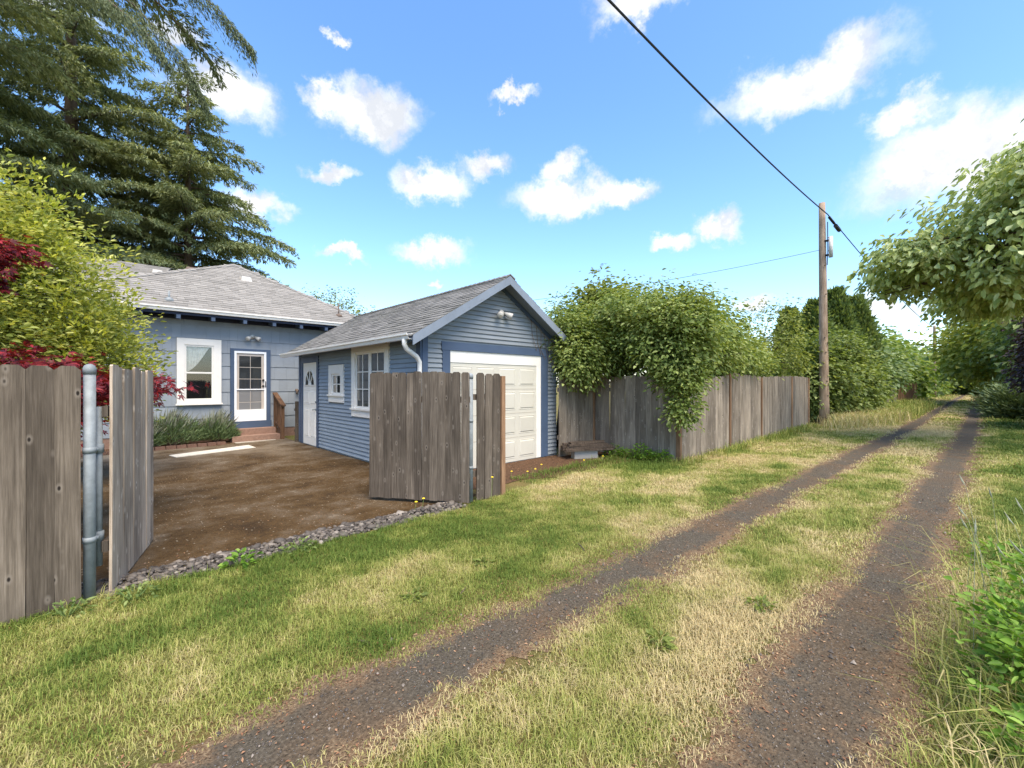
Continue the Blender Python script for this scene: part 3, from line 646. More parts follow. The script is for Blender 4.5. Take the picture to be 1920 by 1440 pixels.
def window_u(parent, v0, v1, z0, z1, cas, cols, rows, sashes, plane, name='window', inset=.0):
    """casing, sill, sashes with muntins and a pane, on a wall at u = plane facing -u"""
    w = MB().box(plane - .004, plane + .002, v0 + cas, v1 - cas, z0 + cas * .9, z1 - cas).build(name, M['dark'], parent)
    for b in ((v0, v0 + cas, z0, z1), (v1 - cas, v1, z0, z1)): MB().box(plane - .048, plane + .002, b[0], b[1], b[2], b[3]).build('casing', M['white'], w)
    MB().box(plane - .052, plane + .002, v0 + cas, v1 - cas, z1 - cas * 1.25, z1).build('casing', M['white'], w)
    MB().box(plane - .045, plane + .002, v0 + cas, v1 - cas, z0, z0 + cas * .85).build('apron', M['white'], w)
    MB().box(plane - .080, plane - .004, v0 - .02, v1 + .02, z0 + cas * .86, z0 + cas * .86 + .035).build('sill', M['white'], w)
    a0, a1 = v0 + cas, v1 - cas; b0, b1 = z0 + cas * .86 + .036, z1 - cas * 1.25
    span = (a1 - a0) / sashes
    for s in range(sashes):
        s0, s1 = a0 + s * span + .012, a0 + (s + 1) * span - .012
        sa = MB(); e = .05
        for q in ((s0, s0 + e, b0, b1), (s1 - e, s1, b0, b1)): sa.box(plane - .022, plane - .005, *q)
        for q in ((s0 + e, s1 - e, b0, b0 + e), (s0 + e, s1 - e, b1 - e, b1)): sa.box(plane - .022, plane - .005, *q)
        for c in range(1, cols): x = s0 + e + (s1 - s0 - 2 * e) * c / cols; sa.box(plane - .019, plane - .005, x - .011, x + .011, b0 + e, b1 - e)
        for r2 in range(1, rows):
            y = b0 + e + (b1 - b0 - 2 * e) * r2 / rows
            for c in range(cols):
                x0 = s0 + e + (s1 - s0 - 2 * e) * c / cols + .011; x1 = s0 + e + (s1 - s0 - 2 * e) * (c + 1) / cols - .011; sa.box(plane - .0188, plane - .005, x0, x1, y - .010, y + .010)
        sa.build('sash', M['white'], w)
        for c in range(cols):
            for r2 in range(rows):
                x0 = s0 + e + (s1 - s0 - 2 * e) * c / cols; x1 = s0 + e + (s1 - s0 - 2 * e) * (c + 1) / cols; y0 = b0 + e + (b1 - b0 - 2 * e) * r2 / rows; y1 = b0 + e + (b1 - b0 - 2 * e) * (r2 + 1) / rows
                MB().box(plane - .010, plane - .0045, x0 + .004, x1 - .004, y0 + .004, y1 - .004).build('pane', M['glass'], w)
        if s: MB().box(plane - .028, plane - .004, a0 + s * span - .03, a0 + s * span + .03, b0, b1).build('mullion', M['white'], w)
window_u(ga, 10.0, 10.90, 1.24, 2.14, .17, 2, 2, 1, U0)
window_u(ga, 7.80, 9.54, .96, 2.58, .17, 2, 3, 2, U0)
# roof: deck, rakes, shingles, gutter
VR0, VR1 = 6.33, 13.46
rf = MB()
for s in (-1, 1):
    e = UR + s * 2.22
    rf.prism([(e, VR0, EZ - .02), (UR, VR0, RZ - .02), (UR, VR0, RZ - .075), (e, VR0, EZ - .075)], (0, VR1 - VR0, 0))
roof = rf.build('roof', M['bluetrim'], ga)
def shingle_slope(name, origin, ax, up, length, run, m, parent, tab=.30, exp=.135, inside=None, seed=1, th=.016):
    """rows of overlapping tabs on a sloping plane; ax along the eave, up = unit vector up the slope"""
    r = random.Random(seed); ax = Vector(ax).normalized(); up = Vector(up).normalized(); nn = ax.cross(up); nn = nn if nn.z > 0 else -nn
    b = MB(); o = Vector(origin); k = 0; y = 0
    while y < run:
        x = -r.uniform(0, tab)
        while x < length:
            wd = tab * r.uniform(.55, 1.25); x0 = max(x, 0) + .002; x1 = min(x + wd, length) - .002; dy = r.uniform(-.010, .010)
            cx = (x0 + x1) / 2
            if x1 - x0 > .03 and (inside is None or inside(o + ax * cx + up * (y + exp / 2))):
                y0 = y - .012 + dy; y1 = min(y + exp + .03, run + .02); lift = th * r.uniform(.8, 1.35)
                p = lambda xx, yy, hh: o + ax * xx + up * yy + nn * hh
                b.hexa([p(x0, y0, .0), p(x1, y0, .0), p(x1, y1, -.004), p(x0, y1, -.004)], [p(x0, y0, lift), p(x1, y0, lift), p(x1, y1, .003), p(x0, y1, .003)])
            x += wd
        y += exp
    return tag(b.build(name, m, parent), kind='stuff')
sl_len = math.hypot(2.22, RZ - EZ)
shingle_slope('shingles', (UR - 2.25, VR0 - .02, EZ - .035), (0, 1, 0), (2.22, 0, RZ - EZ), VR1 - VR0 + .04, sl_len + .03, M['shingle'], roof, seed=2)
shingle_slope('shingles', (UR + 2.25, VR0 - .02, EZ - .035), (0, 1, 0), (-2.22, 0, RZ - EZ), VR1 - VR0 + .04, sl_len + .03, M['shingle'], roof, seed=3)
rc = MB(); y = VR0 - .03
while y < VR1:
    for s in (-1, 1): rc.hexa([(UR, y, RZ + .0), (UR + s * .13, y, RZ - .08), (UR + s * .13, y + .2, RZ - .085), (UR, y + .2, RZ - .005)], [(UR, y, RZ + .022), (UR + s * .14, y, RZ - .055), (UR + s * .14, y + .2, RZ - .07), (UR, y + .2, RZ + .006)])
    y += .16
tag(rc.build('ridge_cap', M['shingle'], roof), kind='stuff')
for s in (-1, 1):
    e = UR + s * 2.22; b = MB()
    b.prism([(e, VR0 - .026, EZ - .022), (UR, VR0 - .026, RZ - .022), (UR, VR0 - .026, RZ - .19), (e, VR0 - .026, EZ - .19)], (0, .024, 0)); b.build('barge_board', M['bargeblue'], ga)
    MB().prism([(e - s * .05, V0 - .04, EZ - .079 + .03), (UR, V0 - .04, RZ - .079), (UR, V0 - .04, RZ - .20), (e - s * .05, V0 - .04, EZ - .19 + .03)], (0, .038, 0)).build('frieze_board', M['bluetrim'], ga)
    MB().prism([(e, VR0, EZ - .077), (UR, VR0, RZ - .077), (UR, VR0, RZ - .095), (e, VR0, EZ - .095)], (0, V0 - VR0 - .014, 0)).build('soffit', M['bargeblue'], ga)
def gutter(parent, p0, p1, out, zt, m='white', wd=.11, hg=.10):
    p0 = Vector((*p0, zt)); p1 = Vector((*p1, zt)); o = Vector((*out, 0)); prof = [(0, 0), (.0, -hg), (wd * .62, -hg), (wd * .8, -hg * .45), (wd, -hg * .3), (wd, 0), (wd - .012, 0), (wd - .012, -hg * .25), (wd * .6, -hg + .012), (.012, -hg + .012), (.012, 0)]
    return MB().prism([p0 + o * a + Vector((0, 0, b)) for a, b in prof], p1 - p0).build('gutter', M[m], parent)
gutter(ga, (3.755, VR0 + .03), (3.755, VR1 - .02), (-1, 0), EZ + .01)
ds = MB(); ds.tube([(3.70, 6.52, EZ - .08), (3.70, 6.52, EZ - .17), (3.74, 6.53, EZ - .24), (3.98, 6.60, EZ - .36), (4.055, 6.625, EZ - .45), (4.06, 6.63, EZ - .60), (4.06, 6.63, .10), (4.0, 6.60, .03)], .043, 10); ds.build('downspout', M['white'], ga, True)
# twin flood light under the gable
def flood(parent, c, axis, name='flood_light'):
    c = Vector(c); out = Vector((-1, 0, 0)) if axis == 'u' else Vector((0, -1, 0)); sd_ = Vector((0, 1, 0)) if axis == 'u' else Vector((1, 0, 0))
    b = MB(); b.tube([c, c + out * .035], .062, 14); b.tube([c + out * .03, c + out * .07], .03, 10); o = b.build(name, M['lampwhite'], parent, True)
    for s in (-1, 1):
        hd = MB(); a = c + out * .05 + sd_ * s * .05; dr = (out * .8 + sd_ * s * .75 + Vector((0, 0, -.55))).normalized()
        hd.tube([a, a + dr * .05, a + dr * .09, a + dr * .17, a + dr * .185], [.022, .036, .05, .068, .062], 14); hd.build('lamp_head', M['lampwhite'], o, True)
flood(ga, (6.02, V0 - .012, 3.16), 'v')
vt = MB()
for k in range(7):
    x0 = 6.75 + .14 * k; z0 = roof_z(x0) - .22
    vt.tube([(x0, V0 - .04, z0), (x0 + .10, V0 - .09 - .02 * (k % 3), z0 - .12), (x0 + .18 + .03 * (k % 2), V0 - .05, z0 - .42 - .07 * (k % 3)), (x0 + .30, V0 - .07, z0 - .75)], .006, 5)
tag(vt.build('dry_vine', M['barkgrey']), 'bare dry vine stems hanging under the garage gable', 'vine')

# ------------------------------------------------------------------ house
HV = 15.14
ho = thing('house', (3, 19, 0), 'grey blue shingled house with tan hip roof and white trimmed window', 'house')
HE, HVE = 3.75, 14.59
HL, HR_ = -1.6, 7.3
MB().box(HL + .5, HR_ - .5, HV, 23, 0, 3.72).build('wall', M['shake'], ho)
MB().box(HL + .5, HR_ - .5, HV - .012, HV - .001, .0, .29).build('foundation', M['terracotta'], ho)
HOLES = [(1.5, 2.54, 1.08, 2.97), (2.77, 3.85, .30, 2.75)]
EXP = .385; rs = random.Random(5)
sh_me = {}
def shake_piece(u0, u1, z0, z1):
    w = round(u1 - u0, 3); key = (w, round(z1 - z0, 3))
    if key not in sh_me:
        b = MB(); h = z1 - z0; b.hexa([(0, -.026, 0), (w, -.026, 0), (w, .0, 0), (0, .0, 0)], [(0, -.008, h), (w, -.008, h), (w, 0, h), (0, 0, h)]); sh_me[key] = b.mesh('shake', M['shake'])
    link('shake', sh_me[key], ho, (u0, HV - .001, z0))
row = 0; z0 = .29
while z0 < 3.6:
    z1 = min(z0 + EXP + .004, 3.69); x = HL + .5 - (row % 2) * .12
    while x < HR_ - .5:
        w = rs.choice((.20, .24, .28, .34)); a0 = max(x, HL + .5); a1 = min(x + w, HR_ - .5)
        for s0, s1 in cut(a0, a1, z0, z1, HOLES):
            if s1 - s0 > .015: shake_piece(s0, s1 - .0025, z0 + rs.uniform(-.002, .002), z1)
        # the parts of a course above or below an opening
        for h0, h1, y0, y1 in HOLES:
            b0, b1 = max(a0, h0), min(a1, h1)
            if b1 - b0 > .015 and y1 > z0 + .01 and y0 < z1 - .01:
                if y1 < z1 - .02: shake_piece(b0, b1 - .0025, y1, z1)
                if y0 > z0 + .02 : shake_piece(b0, b1 - .0025, z0, y0)
        x += w
    row += 1; z0 += EXP
# back window: dark sheet for the room's shade, swept curtain, two sashes with clear panes, white casing
w = MB().box(1.64, 2.38, HV - .004, HV - .001, 1.2, 2.84).build('window', M['dark'], ho)
for a in ((1.5, 1.67, 1.08, 2.97), (2.35, 2.54, 1.08, 2.97)): MB().box(a[0], a[1], HV - .085, HV - .001, a[2], a[3]).build('casing', M['white'], w)
MB().box(1.67, 2.35, HV - .088, HV - .001, 2.79, 2.97).build('casing', M['white'], w)
MB().box(1.67, 2.35, HV - .083, HV - .001, 1.08, 1.22).build('casing', M['white'], w)
MB().box(1.47, 2.57, HV - .12, HV - .088, 1.085, 1.125).build('sill', M['white'], w)
for z0_, z1_, dd in ((1.22, 2.02, .060), (1.98, 2.79, .066)):
    b = MB(); e = .045
    for q in ((1.67, 1.67 + e, z0_, z1_), (2.35 - e, 2.35, z0_, z1_)): b.box(q[0], q[1], HV - dd, HV - dd + .03, q[2], q[3])
    for q in ((1.67 + e, 2.35 - e, z0_, z0_ + e), (1.67 + e, 2.35 - e, z1_ - e, z1_)): b.box(q[0], q[1], HV - dd, HV - dd + .03, q[2], q[3])
    b.build('sash', M['white'], w)
    MB().box(1.67 + e - .004, 2.35 - e + .004, HV - dd + .011, HV - dd + .015, z0_ + e - .004, z1_ - e + .004).build('pane', M['glass_clear'], w)
b = MB(); nx, nz = 34, 18
for i in range(nx + 1):
    s = i / nx; u = 1.70 + .62 * s; bot = 2.03 + .66 * s ** 1.7 if s > .06 else 1.25 + (s / .06) * .78
    for k in range(nz + 1):
        q = k / nz; zz = 2.79 - (2.79 - bot) * q; pull = .10 * q * s
        b.v.append((u - pull, HV - .020 + .010 * math.sin(s * 46 + q * 9 * s), zz))
for i in range(nx):
    for k in range(nz): a = i * (nz + 1) + k; b.f.append((a, a + 1, a + nz + 2, a + nz + 1))
b.build('curtain', M['curtain'], w, True)
# back door with storm door
for q in ((2.77, 2.87, .34, 2.75), (3.73, 3.85, .34, 2.75)): MB().box(q[0], q[1], HV - .05, HV - .001, q[2], q[3]).build('door_casing', M['bluetrim'], ho)
MB().box(2.87, 3.73, HV - .05, HV - .001, 2.68, 2.75).build('door_casing', M['bluetrim'], ho)
MB().box(2.77, 3.87, HV - .07, HV - .001, .34, .545).build('threshold', M['bluetrim'], ho)
bd = MB().box(2.87, 3.73, HV - .02, HV - .001, .546, 2.68).build('back_door', M['beige'], ho)
for c in range(2):
    for r_ in range(5):
        x0 = 3.0 + c * .305; z0_ = .78 + r_ * .355
        MB().box(x0, x0 + .29, HV - .024, HV - .0205, z0_, z0_ + .335).build('pane', M['glass_screen'] if r_ < 2 else M['glass'], bd)
sd2 = MB(); y0, y1 = HV - .052, HV - .028
for q in ((2.872, 2.93, .55, 2.676), (3.67, 3.728, .55, 2.676)): sd2.box(q[0], q[1], y0, y1, q[2], q[3])
for q in ((2.93, 3.67, 2.615, 2.676), (2.93, 3.67, .55, .90), (2.93, 3.67, 1.50, 1.53)): sd2.box(q[0], q[1], y0, y1, q[2], q[3])
st = sd2.build('storm_door', M['stormwhite'], ho)
b = MB()
for z_ in (1.62, 1.80): b.tube([(3.645, HV - .02, z_), (3.645, HV - .07, z_)], .03, 10)
b.tube([(3.70, HV - .055, 1.58), (3.70, HV - .08, 1.60), (3.70, HV - .08, 1.74), (3.70, HV - .055, 1.76)], .012, 8); b.build('door_knob', M['cable'], bd, True)
flood(ho, (3.35, HV - .03, 3.13), 'v')
b = MB(); b.tube([(4.62, HV - .03, 1.48), (4.62, HV - .12, 1.46)], .05, 8); b.tube([(4.62, HV - .10, 1.50), (4.60, HV - .13, 1.36)], .03, 8); b.build('hose_tap', M['barkgrey'], ho, True)
# steps and handrail
MB().box(2.72, 3.90, HV - .42, HV - .072, 0, .34).build('step', M['terracotta'], ho)
MB().box(2.68, 3.92, HV - .80, HV - .422, 0, .17).build('step', M['terracotta'], ho)
hr = thing('stair_handrail', (3.97, 14.5, 0), 'brown wooden handrail with balusters beside the back door steps', 'handrail')
MB().box(3.925, 4.02, 14.25, 14.345, 0, 1.0).build('post', M['railwood'], hr)
MB().box(3.93, 4.015, 15.0, 15.08, .0, 1.36).build('post', M['railwood'], hr)
MB().hexa([(3.905, 14.20, 1.0), (4.04, 14.20, 1.0), (4.04, 15.09, 1.37), (3.905, 15.09, 1.37)], [(3.905, 14.20, 1.045), (4.04, 14.20, 1.045), (4.04, 15.09, 1.415), (3.905, 15.09, 1.415)]).build('handrail', M['railwood'], hr)
MB().hexa([(3.95, 14.345, .20), (3.99, 14.345, .20), (3.99, 15.0, .47), (3.95, 15.0, .47)], [(3.95, 14.345, .27), (3.99, 14.345, .27), (3.99, 15.0, .54), (3.95, 15.0, .54)]).build('rail', M['railwood'], hr)
for k in range(5):
    y = 14.43 + k * .125; zb = .27 + (y - 14.345) * .41; zt = 1.0 + (y - 14.2) * .416
    MB().box(3.952, 3.988, y - .018, y + .018, zb, zt).build('baluster', M['railwood'], hr)
# hip roof of the rear wing plus the main roof behind it
PK = (3.42, 18.0, 5.95)
def slab(parent, pts, m, t=.06, name='roof'):
    p = [Vector(q) for q in pts]; nn = (p[1] - p[0]).cross(p[2] - p[0]).normalized(); nn = nn if nn.z > 0 else -nn
    return MB().prism([q - nn * t for q in p], nn * t).build(name, m, parent)
EL, ER = (HL, HVE, HE), (HR_, HVE, HE)
hrf = slab(ho, [EL, ER, PK], M['shingle_h'])
slab(ho, [ER, (HR_, 24, HE), (3.42, 24, 5.95), PK], M['shingle_h'])
slab(ho, [(HL, 24, HE), EL, PK, (3.42, 24, 5.95)], M['shingle_h'])
def in_tri(p):
    t = (p.y - HVE) / (18.0 - HVE); return HL + (3.42 - HL) * t - .02 < p.x < HR_ + (3.42 - HR_) * t + .02
shingle_slope('shingles', (HL, HVE - .03, HE - .012), (1, 0, 0), (0, 18 - HVE, 5.95 - HE), HR_ - HL, math.hypot(18 - HVE, 5.95 - HE), M['shingle_h'], hrf, .32, .14, in_tri, 8)
def hip(parent, a, b, m):
    a = Vector(a); b = Vector(b); d = b - a; n = int(d.length / .2); t = d.normalized(); s = t.cross(Vector((0, 0, 1))).normalized(); mb = MB()
    for k in range(n):
        p = a + t * (.2 * k); q = p + t * .26; dn = Vector((0, 0, -.055)); up = Vector((0, 0, .035)); up2 = Vector((0, 0, .012))
        for sg in (-1, 1): mb.hexa([p, p + s * sg * .14 + dn, q + s * sg * .14 + dn, q], [p + up, p + s * sg * .15 + dn + up, q + s * sg * .14 + dn + up2, q + up2])
    return tag(mb.build('hip_cap', m, parent), kind='stuff')
hip(hrf, EL, PK, M['shingle_h']); hip(hrf, ER, PK, M['shingle_h']); hip(hrf, PK, (3.42, 24, 5.95), M['shingle_h'])
mr_ = slab(ho, [(-9, 16.6, 3.9), (.6, 16.6, 3.9), (1.9, 21, 6.12), (-9, 21, 6.12)], M['shingle_h'])
slab(ho, [(-9, 25.4, 3.9), (-9, 21, 6.12), (1.9, 21, 6.12), (3.2, 25.4, 3.9)], M['shingle_h'])
shingle_slope('shingles', (-3.5, 16.6, 3.9), (1, 0, 0), (0, 4.4, 2.22), 5.6, math.hypot(4.4, 2.22), M['shingle_h'], mr_, .32, .14, lambda p: p.x < .6 + (p.y - 16.6) * .295, 9)
MB().box(-9, -.9, 17.2, 25, 0, 3.85).build('wall', M['shake'], ho)
def roof_pt(u, v): return HE + (v - HVE) * (5.95 - HE) / (18 - HVE)
def roof_vent(u, v, zf, name='roof_vent'):
    z = zf(u, v); b = MB(); b.hexa([(u - .17, v - .13, z - .08), (u + .17, v - .13, z - .08), (u + .15, v + .13, z + .0), (u - .15, v + .13, z + .0)], [(u - .13, v - .12, z + .07), (u + .13, v - .12, z + .07), (u + .12, v + .13, z + .14), (u - .12, v + .13, z + .14)])
    b.build(name, M['lampwhite'], hrf)
roof_vent(3.55, 16.9, roof_pt); roof_vent(1.45, 20.2, lambda u, v: 3.9 + (v - 16.6) * 2.22 / 4.4)
def pipe(u, v, zf, h, m='galv', r=.025):
    z = zf(u, v); b = MB(); b.tube([(u, v, z - .05), (u, v, z + h)], r, 10); b.tube([(u, v, z - .06), (u, v, z + .02), (u, v, z + .07)], [.14, .10, r * 1.1], 12); b.build('vent_pipe', M[m], hrf, True)
pipe(1.32, 14.95, roof_pt, .24); pipe(6.0, 15.1, roof_pt, .42, 'barkgrey', .02); pipe(6.9, 14.9, roof_pt, .28, 'cable', .05)
b = MB(); b.hexa([(2.0, 19.2, 5.35), (2.35, 19.2, 5.35), (2.75, 20.6, 6.02), (2.4, 20.6, 6.02)], [(1.95, 19.15, 5.5), (2.3, 19.15, 5.5), (2.72, 20.6, 6.2), (2.37, 20.6, 6.2)]); b.build('skylight', M['barkgrey'], hrf)
gutter(ho, (HL, HVE + .005), (HR_, HVE + .005), (0, -1), HE - .005, 'white', .11, .11)
MB().box(HL + .02, HR_ - .02, HVE + .012, HVE + .035, HE - .19, HE - .05).build('fascia', M['navy'], ho)
MB().box(HL + .05, HR_ - .05, HVE + .04, HV - .03, HE - .10, HE - .075).build('soffit', M['navy'], ho)
MB().box(HL + .5, HR_ - .5, HV - .034, HV - .001, 3.50, 3.62).build('frieze_board', M['navy'], ho)
for k in range(11):
    u = HL + .75 + k * .78
    MB().hexa([(u - .045, HVE - .01, HE - .30), (u + .045, HVE - .01, HE - .30), (u + .045, HV - .036, HE - .22), (u - .045, HV - .036, HE - .22)], [(u - .045, HVE - .01, HE - .195), (u + .045, HVE - .01, HE - .195), (u + .045, HV - .036, HE - .102), (u - .045, HV - .036, HE - .102)]).build('rafter_tail', M['bluetrim'], ho)

# planting bed edge, pale strips on the driveway
be = thing('brick_edging', (1.2, 14.0, 0), 'low brick edging along the lavender bed', 'edging')
bk = MB().box(-.10, .10, -.05, .05, 0, .085).mesh('brick', M['brick'])
for k in range(13):
    s = k / 12; link('brick', bk, be, (-.25 + 2.62 * s, 13.98 + .12 * s + random.uniform(-.01, .01), .006), (random.uniform(-.04, .04), random.uniform(-.05, .05), .05 + random.uniform(-.05, .05)))
m = MB(); m.add([(-1, 14.02, .01), (2.4, 14.12, .01), (2.66, 14.3, .01), (2.66, 15.12, .01), (-1, 15.12, .01)], [(0, 1, 2, 3, 4)]); tag(m.build('planting_bed', M['soil']), 'dark soil bed below the back window', kind='structure')
m = MB(); m.prism([(1.22, 12.34, .007), (2.92, 12.83, .007), (2.89, 13.46, .007), (1.13, 12.80, .007)], (0, 0, .012)); tag(m.build('pale_strip', M['strip_pale']), 'longer pale flat strip lying across the driveway', 'paving strip')  # thin flat slab, paler than the driveway around it
m = MB(); m.prism([(2.72, 14.10, .007), (3.77, 14.22, .007), (3.78, 14.335, .007), (2.72, 14.32, .007)], (0, 0, .012)); tag(m.build('pale_strip', M['concrete']), 'shorter pale strip at the foot of the back steps', 'paving strip')  # second thin flat slab, narrower and less pale

# ------------------------------------------------------------------ plank pile by the garage
cb = MB(); cb.hexa([(7.62, 5.98, 0), (8.12, 5.70, 0), (8.22, 5.88, 0), (7.72, 6.16, 0)], [(7.62, 5.98, .19), (8.10, 5.71, .17), (8.22, 5.88, .17), (7.72, 6.16, .19)])
tag(cb.build('concrete_block', mat_paint('chipped_white_block', (.33, .31, .28), .2, .9, dirt=(.16, .13, .10))), 'chipped whitish block under the pile of old planks', 'block')
pl = [(-.14, .192, .02, 1.15, .13, 'lowest front plank in the old board pile'), (.02, .190, -.05, 1.25, .14, 'lowest middle plank in the old board pile'), (.18, .190, .03, 1.05, .13, 'lowest rear plank in the old board pile by the fence'),
      (-.08, .238, -.07, 1.10, .15, 'second layer front plank of the old board pile'), (.10, .236, .06, 1.18, .14, 'second layer rear plank of the old board pile'),
      (-.04, .284, .05, .95, .12, 'third layer front plank of the old board pile'), (.13, .282, -.04, 1.02, .13, 'third layer rear plank of the old board pile'), (.03, .330, .10, .85, .14, 'topmost split plank on the old board pile')]
for off, z, rz, ln, wd, lb in pl:
    b = MB(); hl = ln / 2; j = lambda: random.uniform(-.02, .02); hh = .042
    b.hexa([(-hl + j(), -wd / 2, 0), (hl + j(), -wd / 2 + j() * .3, 0), (hl + j(), wd / 2, 0), (-hl, wd / 2 + j() * .3, 0)], [(-hl + j(), -wd / 2, hh), (hl + j(), -wd / 2 + j() * .3, hh), (hl, wd / 2, hh), (-hl + j(), wd / 2, hh)])
    a = -.52 + rz; o = link('old_plank', b.mesh('old_plank', M['plank']), None, (8.0 + off * .5 + random.uniform(-.05, .05), 5.92 + off * .85, z), (random.uniform(-.01, .01), random.uniform(-.012, .012), a)); tag(o, lb, 'plank', 'old planks piled by the garage')

# ------------------------------------------------------------------ utility poles and wires
def pole(x, y, hgt, r, label, lean=(0, 0)):
    t = thing('utility_pole', (x, y, 0), label, 'utility pole')
    b = MB(); n = 10; b.tube([(x + lean[0] * k / n, y + lean[1] * k / n, -.1 + (hgt + .1) * k / n) for k in range(n + 1)], [r * (1.12 - .42 * k / n) for k in range(n + 1)], 16); b.build('shaft', M['polewood'], t, True)
    return t
p1 = pole(21.85, 4.02, 9.25, .165, 'tall weathered utility pole rising at the end of the grey fence', (-.02, .08))
b = MB(); b.tube([(21.72, 3.78, 6.9), (21.72, 3.78, 7.75)], .075, 12); b.build('riser_box', M['lampwhite'], p1, True)
b = MB(); b.box(21.74, 21.86, 3.82, 4.02, 7.0, 7.06); b.box(21.74, 21.86, 3.82, 4.02, 7.6, 7.66); b.tube([(21.72, 3.90, 6.6), (21.72, 3.88, 7.2), (21.78, 3.90, 8.4)], .018, 6); b.build('bracket', M['cable'], p1)
for k in range(12):
    b = MB(); zz = 1.2 + k * .6; a = random.uniform(3.5, 5.4); b.tube([(21.85 + math.cos(a) * .17, 4.05 + math.sin(a) * .17, zz), (21.85 + math.cos(a) * .21, 4.05 + math.sin(a) * .21, zz)], .022, 6); b.build('bolt', M['cable'], p1)
p2 = pole(76, 2.57, 9.0, .18, 'distant utility pole standing further down the alley')
def sag(a, b, s, n=40): a = Vector(a); b = Vector(b); return [a.lerp(b, k / n) - Vector((0, 0, 4 * s * (k / n) * (1 - k / n))) for k in range(n + 1)]
b = MB(); b.tube(sag((-22, 4.0, 9.0), (21.83, 3.9, 8.72), 1.05), .022, 6); b.tube(sag((21.83, 3.9, 8.72), (76, 2.5, 8.7), .55), .022, 6)
b.tube([(23.2, 3.87, 8.60), (23.9, 3.85, 8.56)], .08, 10)
for k in range(9): b.tube([(22.1 + k * .12, 3.9, 8.66), (22.14 + k * .12, 3.9, 8.70)], .05, 6)
tag(b.build('power_line', M['cable']), 'thick black cable strung along the alley from pole to pole', 'cable')
b = MB(); b.tube(sag((21.8, 4.15, 7.3), (9.5, 22, 5.3), .5), .009, 5); tag(b.build('power_line', M['cable']), 'thin service wire crossing behind the lilac bush', 'cable')

# ------------------------------------------------------------------ trees and shrubs
tree('lilac_bush', (9.6, 5.3, 0), 'large green lilac bush spilling over the fence corner with a hanging branch', 'bush',
     [(9.0, 4.35, 2.75, 1.0, .85, .85, 3.0), (9.7, 5.3, 3.2, 1.5, 1.2, .75, 2.6), (11.3, 4.7, 2.9, 1.5, .8, .85, 2.6), (8.75, 4.08, 1.85, .34, .34, .45, .55), (8.6, 3.98, 1.2, .17, .17, .42, .22), (12.9, 4.75, 2.55, 1.3, .7, .65, 1.8), (14.6, 4.8, 2.35, 1.2, .6, .5, 1.2), (9.5, 6.0, 2.3, .8, .6, .5, 1.1)],
     'lilac', 2200, 26, .14, .088, .030, hub=(9.75, 5.2, 2.1), tr=.08, nl=60, quad=True, stems=3, minz=2.3)
tree('elder_bush', (8.7, 7.4, 0), 'rounded green shrub between the garage corner and the lilac', 'bush',
     [(8.45, 6.35, 2.55, .75, .6, .75, 2), (8.9, 6.9, 2.8, 1.0, .8, .9, 2), (8.0, 6.15, 2.3, .45, .4, .55, 1)], 'lilac', 900, 22, .13, .09, .03, minz=2.2, hub=(8.7, 7.1, 2.0), tr=.07, nl=30, quad=True, stems=2)
tree('young_tree', (10.6, 7.6, 0), 'taller leafy tree top rising behind the lilac beside the garage roof', 'tree',
     [(10.2, 6.9, 3.9, .75, .75, .65, 2), (10.5, 7.3, 3.3, 1.2, 1.0, .7, 2), (11.9, 7.2, 3.5, .9, .8, .6, 1)], 'elder', 480, 20, .16, .13, .045, hub=(10.5, 7.4, 2.6), tr=.09, nl=26, quad=True)
tree('open_tree', (19.2, 6.2, 0), 'sparse open tree with fine twigs beside the utility pole', 'tree',
     [(18.6, 4.9, 3.9, 1.2, .9, 1.0, 1), (17.5, 5.6, 3.0, 1.6, 1.0, .8, 1.3), (16.0, 5.3, 2.6, 1.6, .8, .7, 1.3), (20.0, 4.9, 2.7, 1.3, .6, .8, 1.2)], 'elder', 420, 13, .2, .12, .04, hub=(18.6, 5.9, 2.0), tr=.07, nl=40)
tree('garden_shrub', (14.4, 5.6, 0), 'bright green shrub showing just above the middle of the grey fence', 'bush',
     [(14.0, 5.2, 2.3, 1.4, .7, .7, 1), (15.6, 5.4, 2.2, 1.2, .7, .55, 1)], 'ivy', 300, 18, .16, .13, .05, hub=(14.5, 5.5, 1.4), tr=.05, nl=14)
def arbor(x, y, h, r, label, n=5200):
    t = thing('arborvitae', (x, y, 0), label, 'tree', 'arborvitae row')
    z = rng.random(n) ** .8; prof = np.where(z < .2, .8 + z, 1.0) * np.clip(1.02 - z, 0, 1) ** .62; prof = np.clip(prof, .05, 1)
    a = rng.random(n) * 2 * np.pi; lump = 1 + .14 * np.sin(a * 3 + z * 9) + .10 * np.sin(a * 5 - z * 17) + .08 * rng.normal(size=n)
    rr_ = r * prof * lump * (.72 + .28 * rng.random(n) ** .4)
    d = np.stack([np.cos(a), np.sin(a), np.zeros(n)], 1); P = np.stack([x + d[:, 0] * rr_, y + d[:, 1] * rr_, .2 + z * (h - .3)], 1)
    T = unit(d * .7 + np.array([0, 0, .9]) + rng.normal(size=(n, 3)) * .35); Nn = unit(d + rng.normal(size=(n, 3)) * .5)
    tag(link('crown', leaves_mesh('crown', P, T, Nn, .34 * (.6 + .8 * rng.random(n)), .075 * (.6 + .8 * rng.random(n)), M['arbor'], False), t), kind='stuff')
    MB().tube([(x, y, -.05), (x, y, h * .5), (x, y, h * .93)], [.12, .09, .02], 8).build('trunk', M['bark'], t, True)
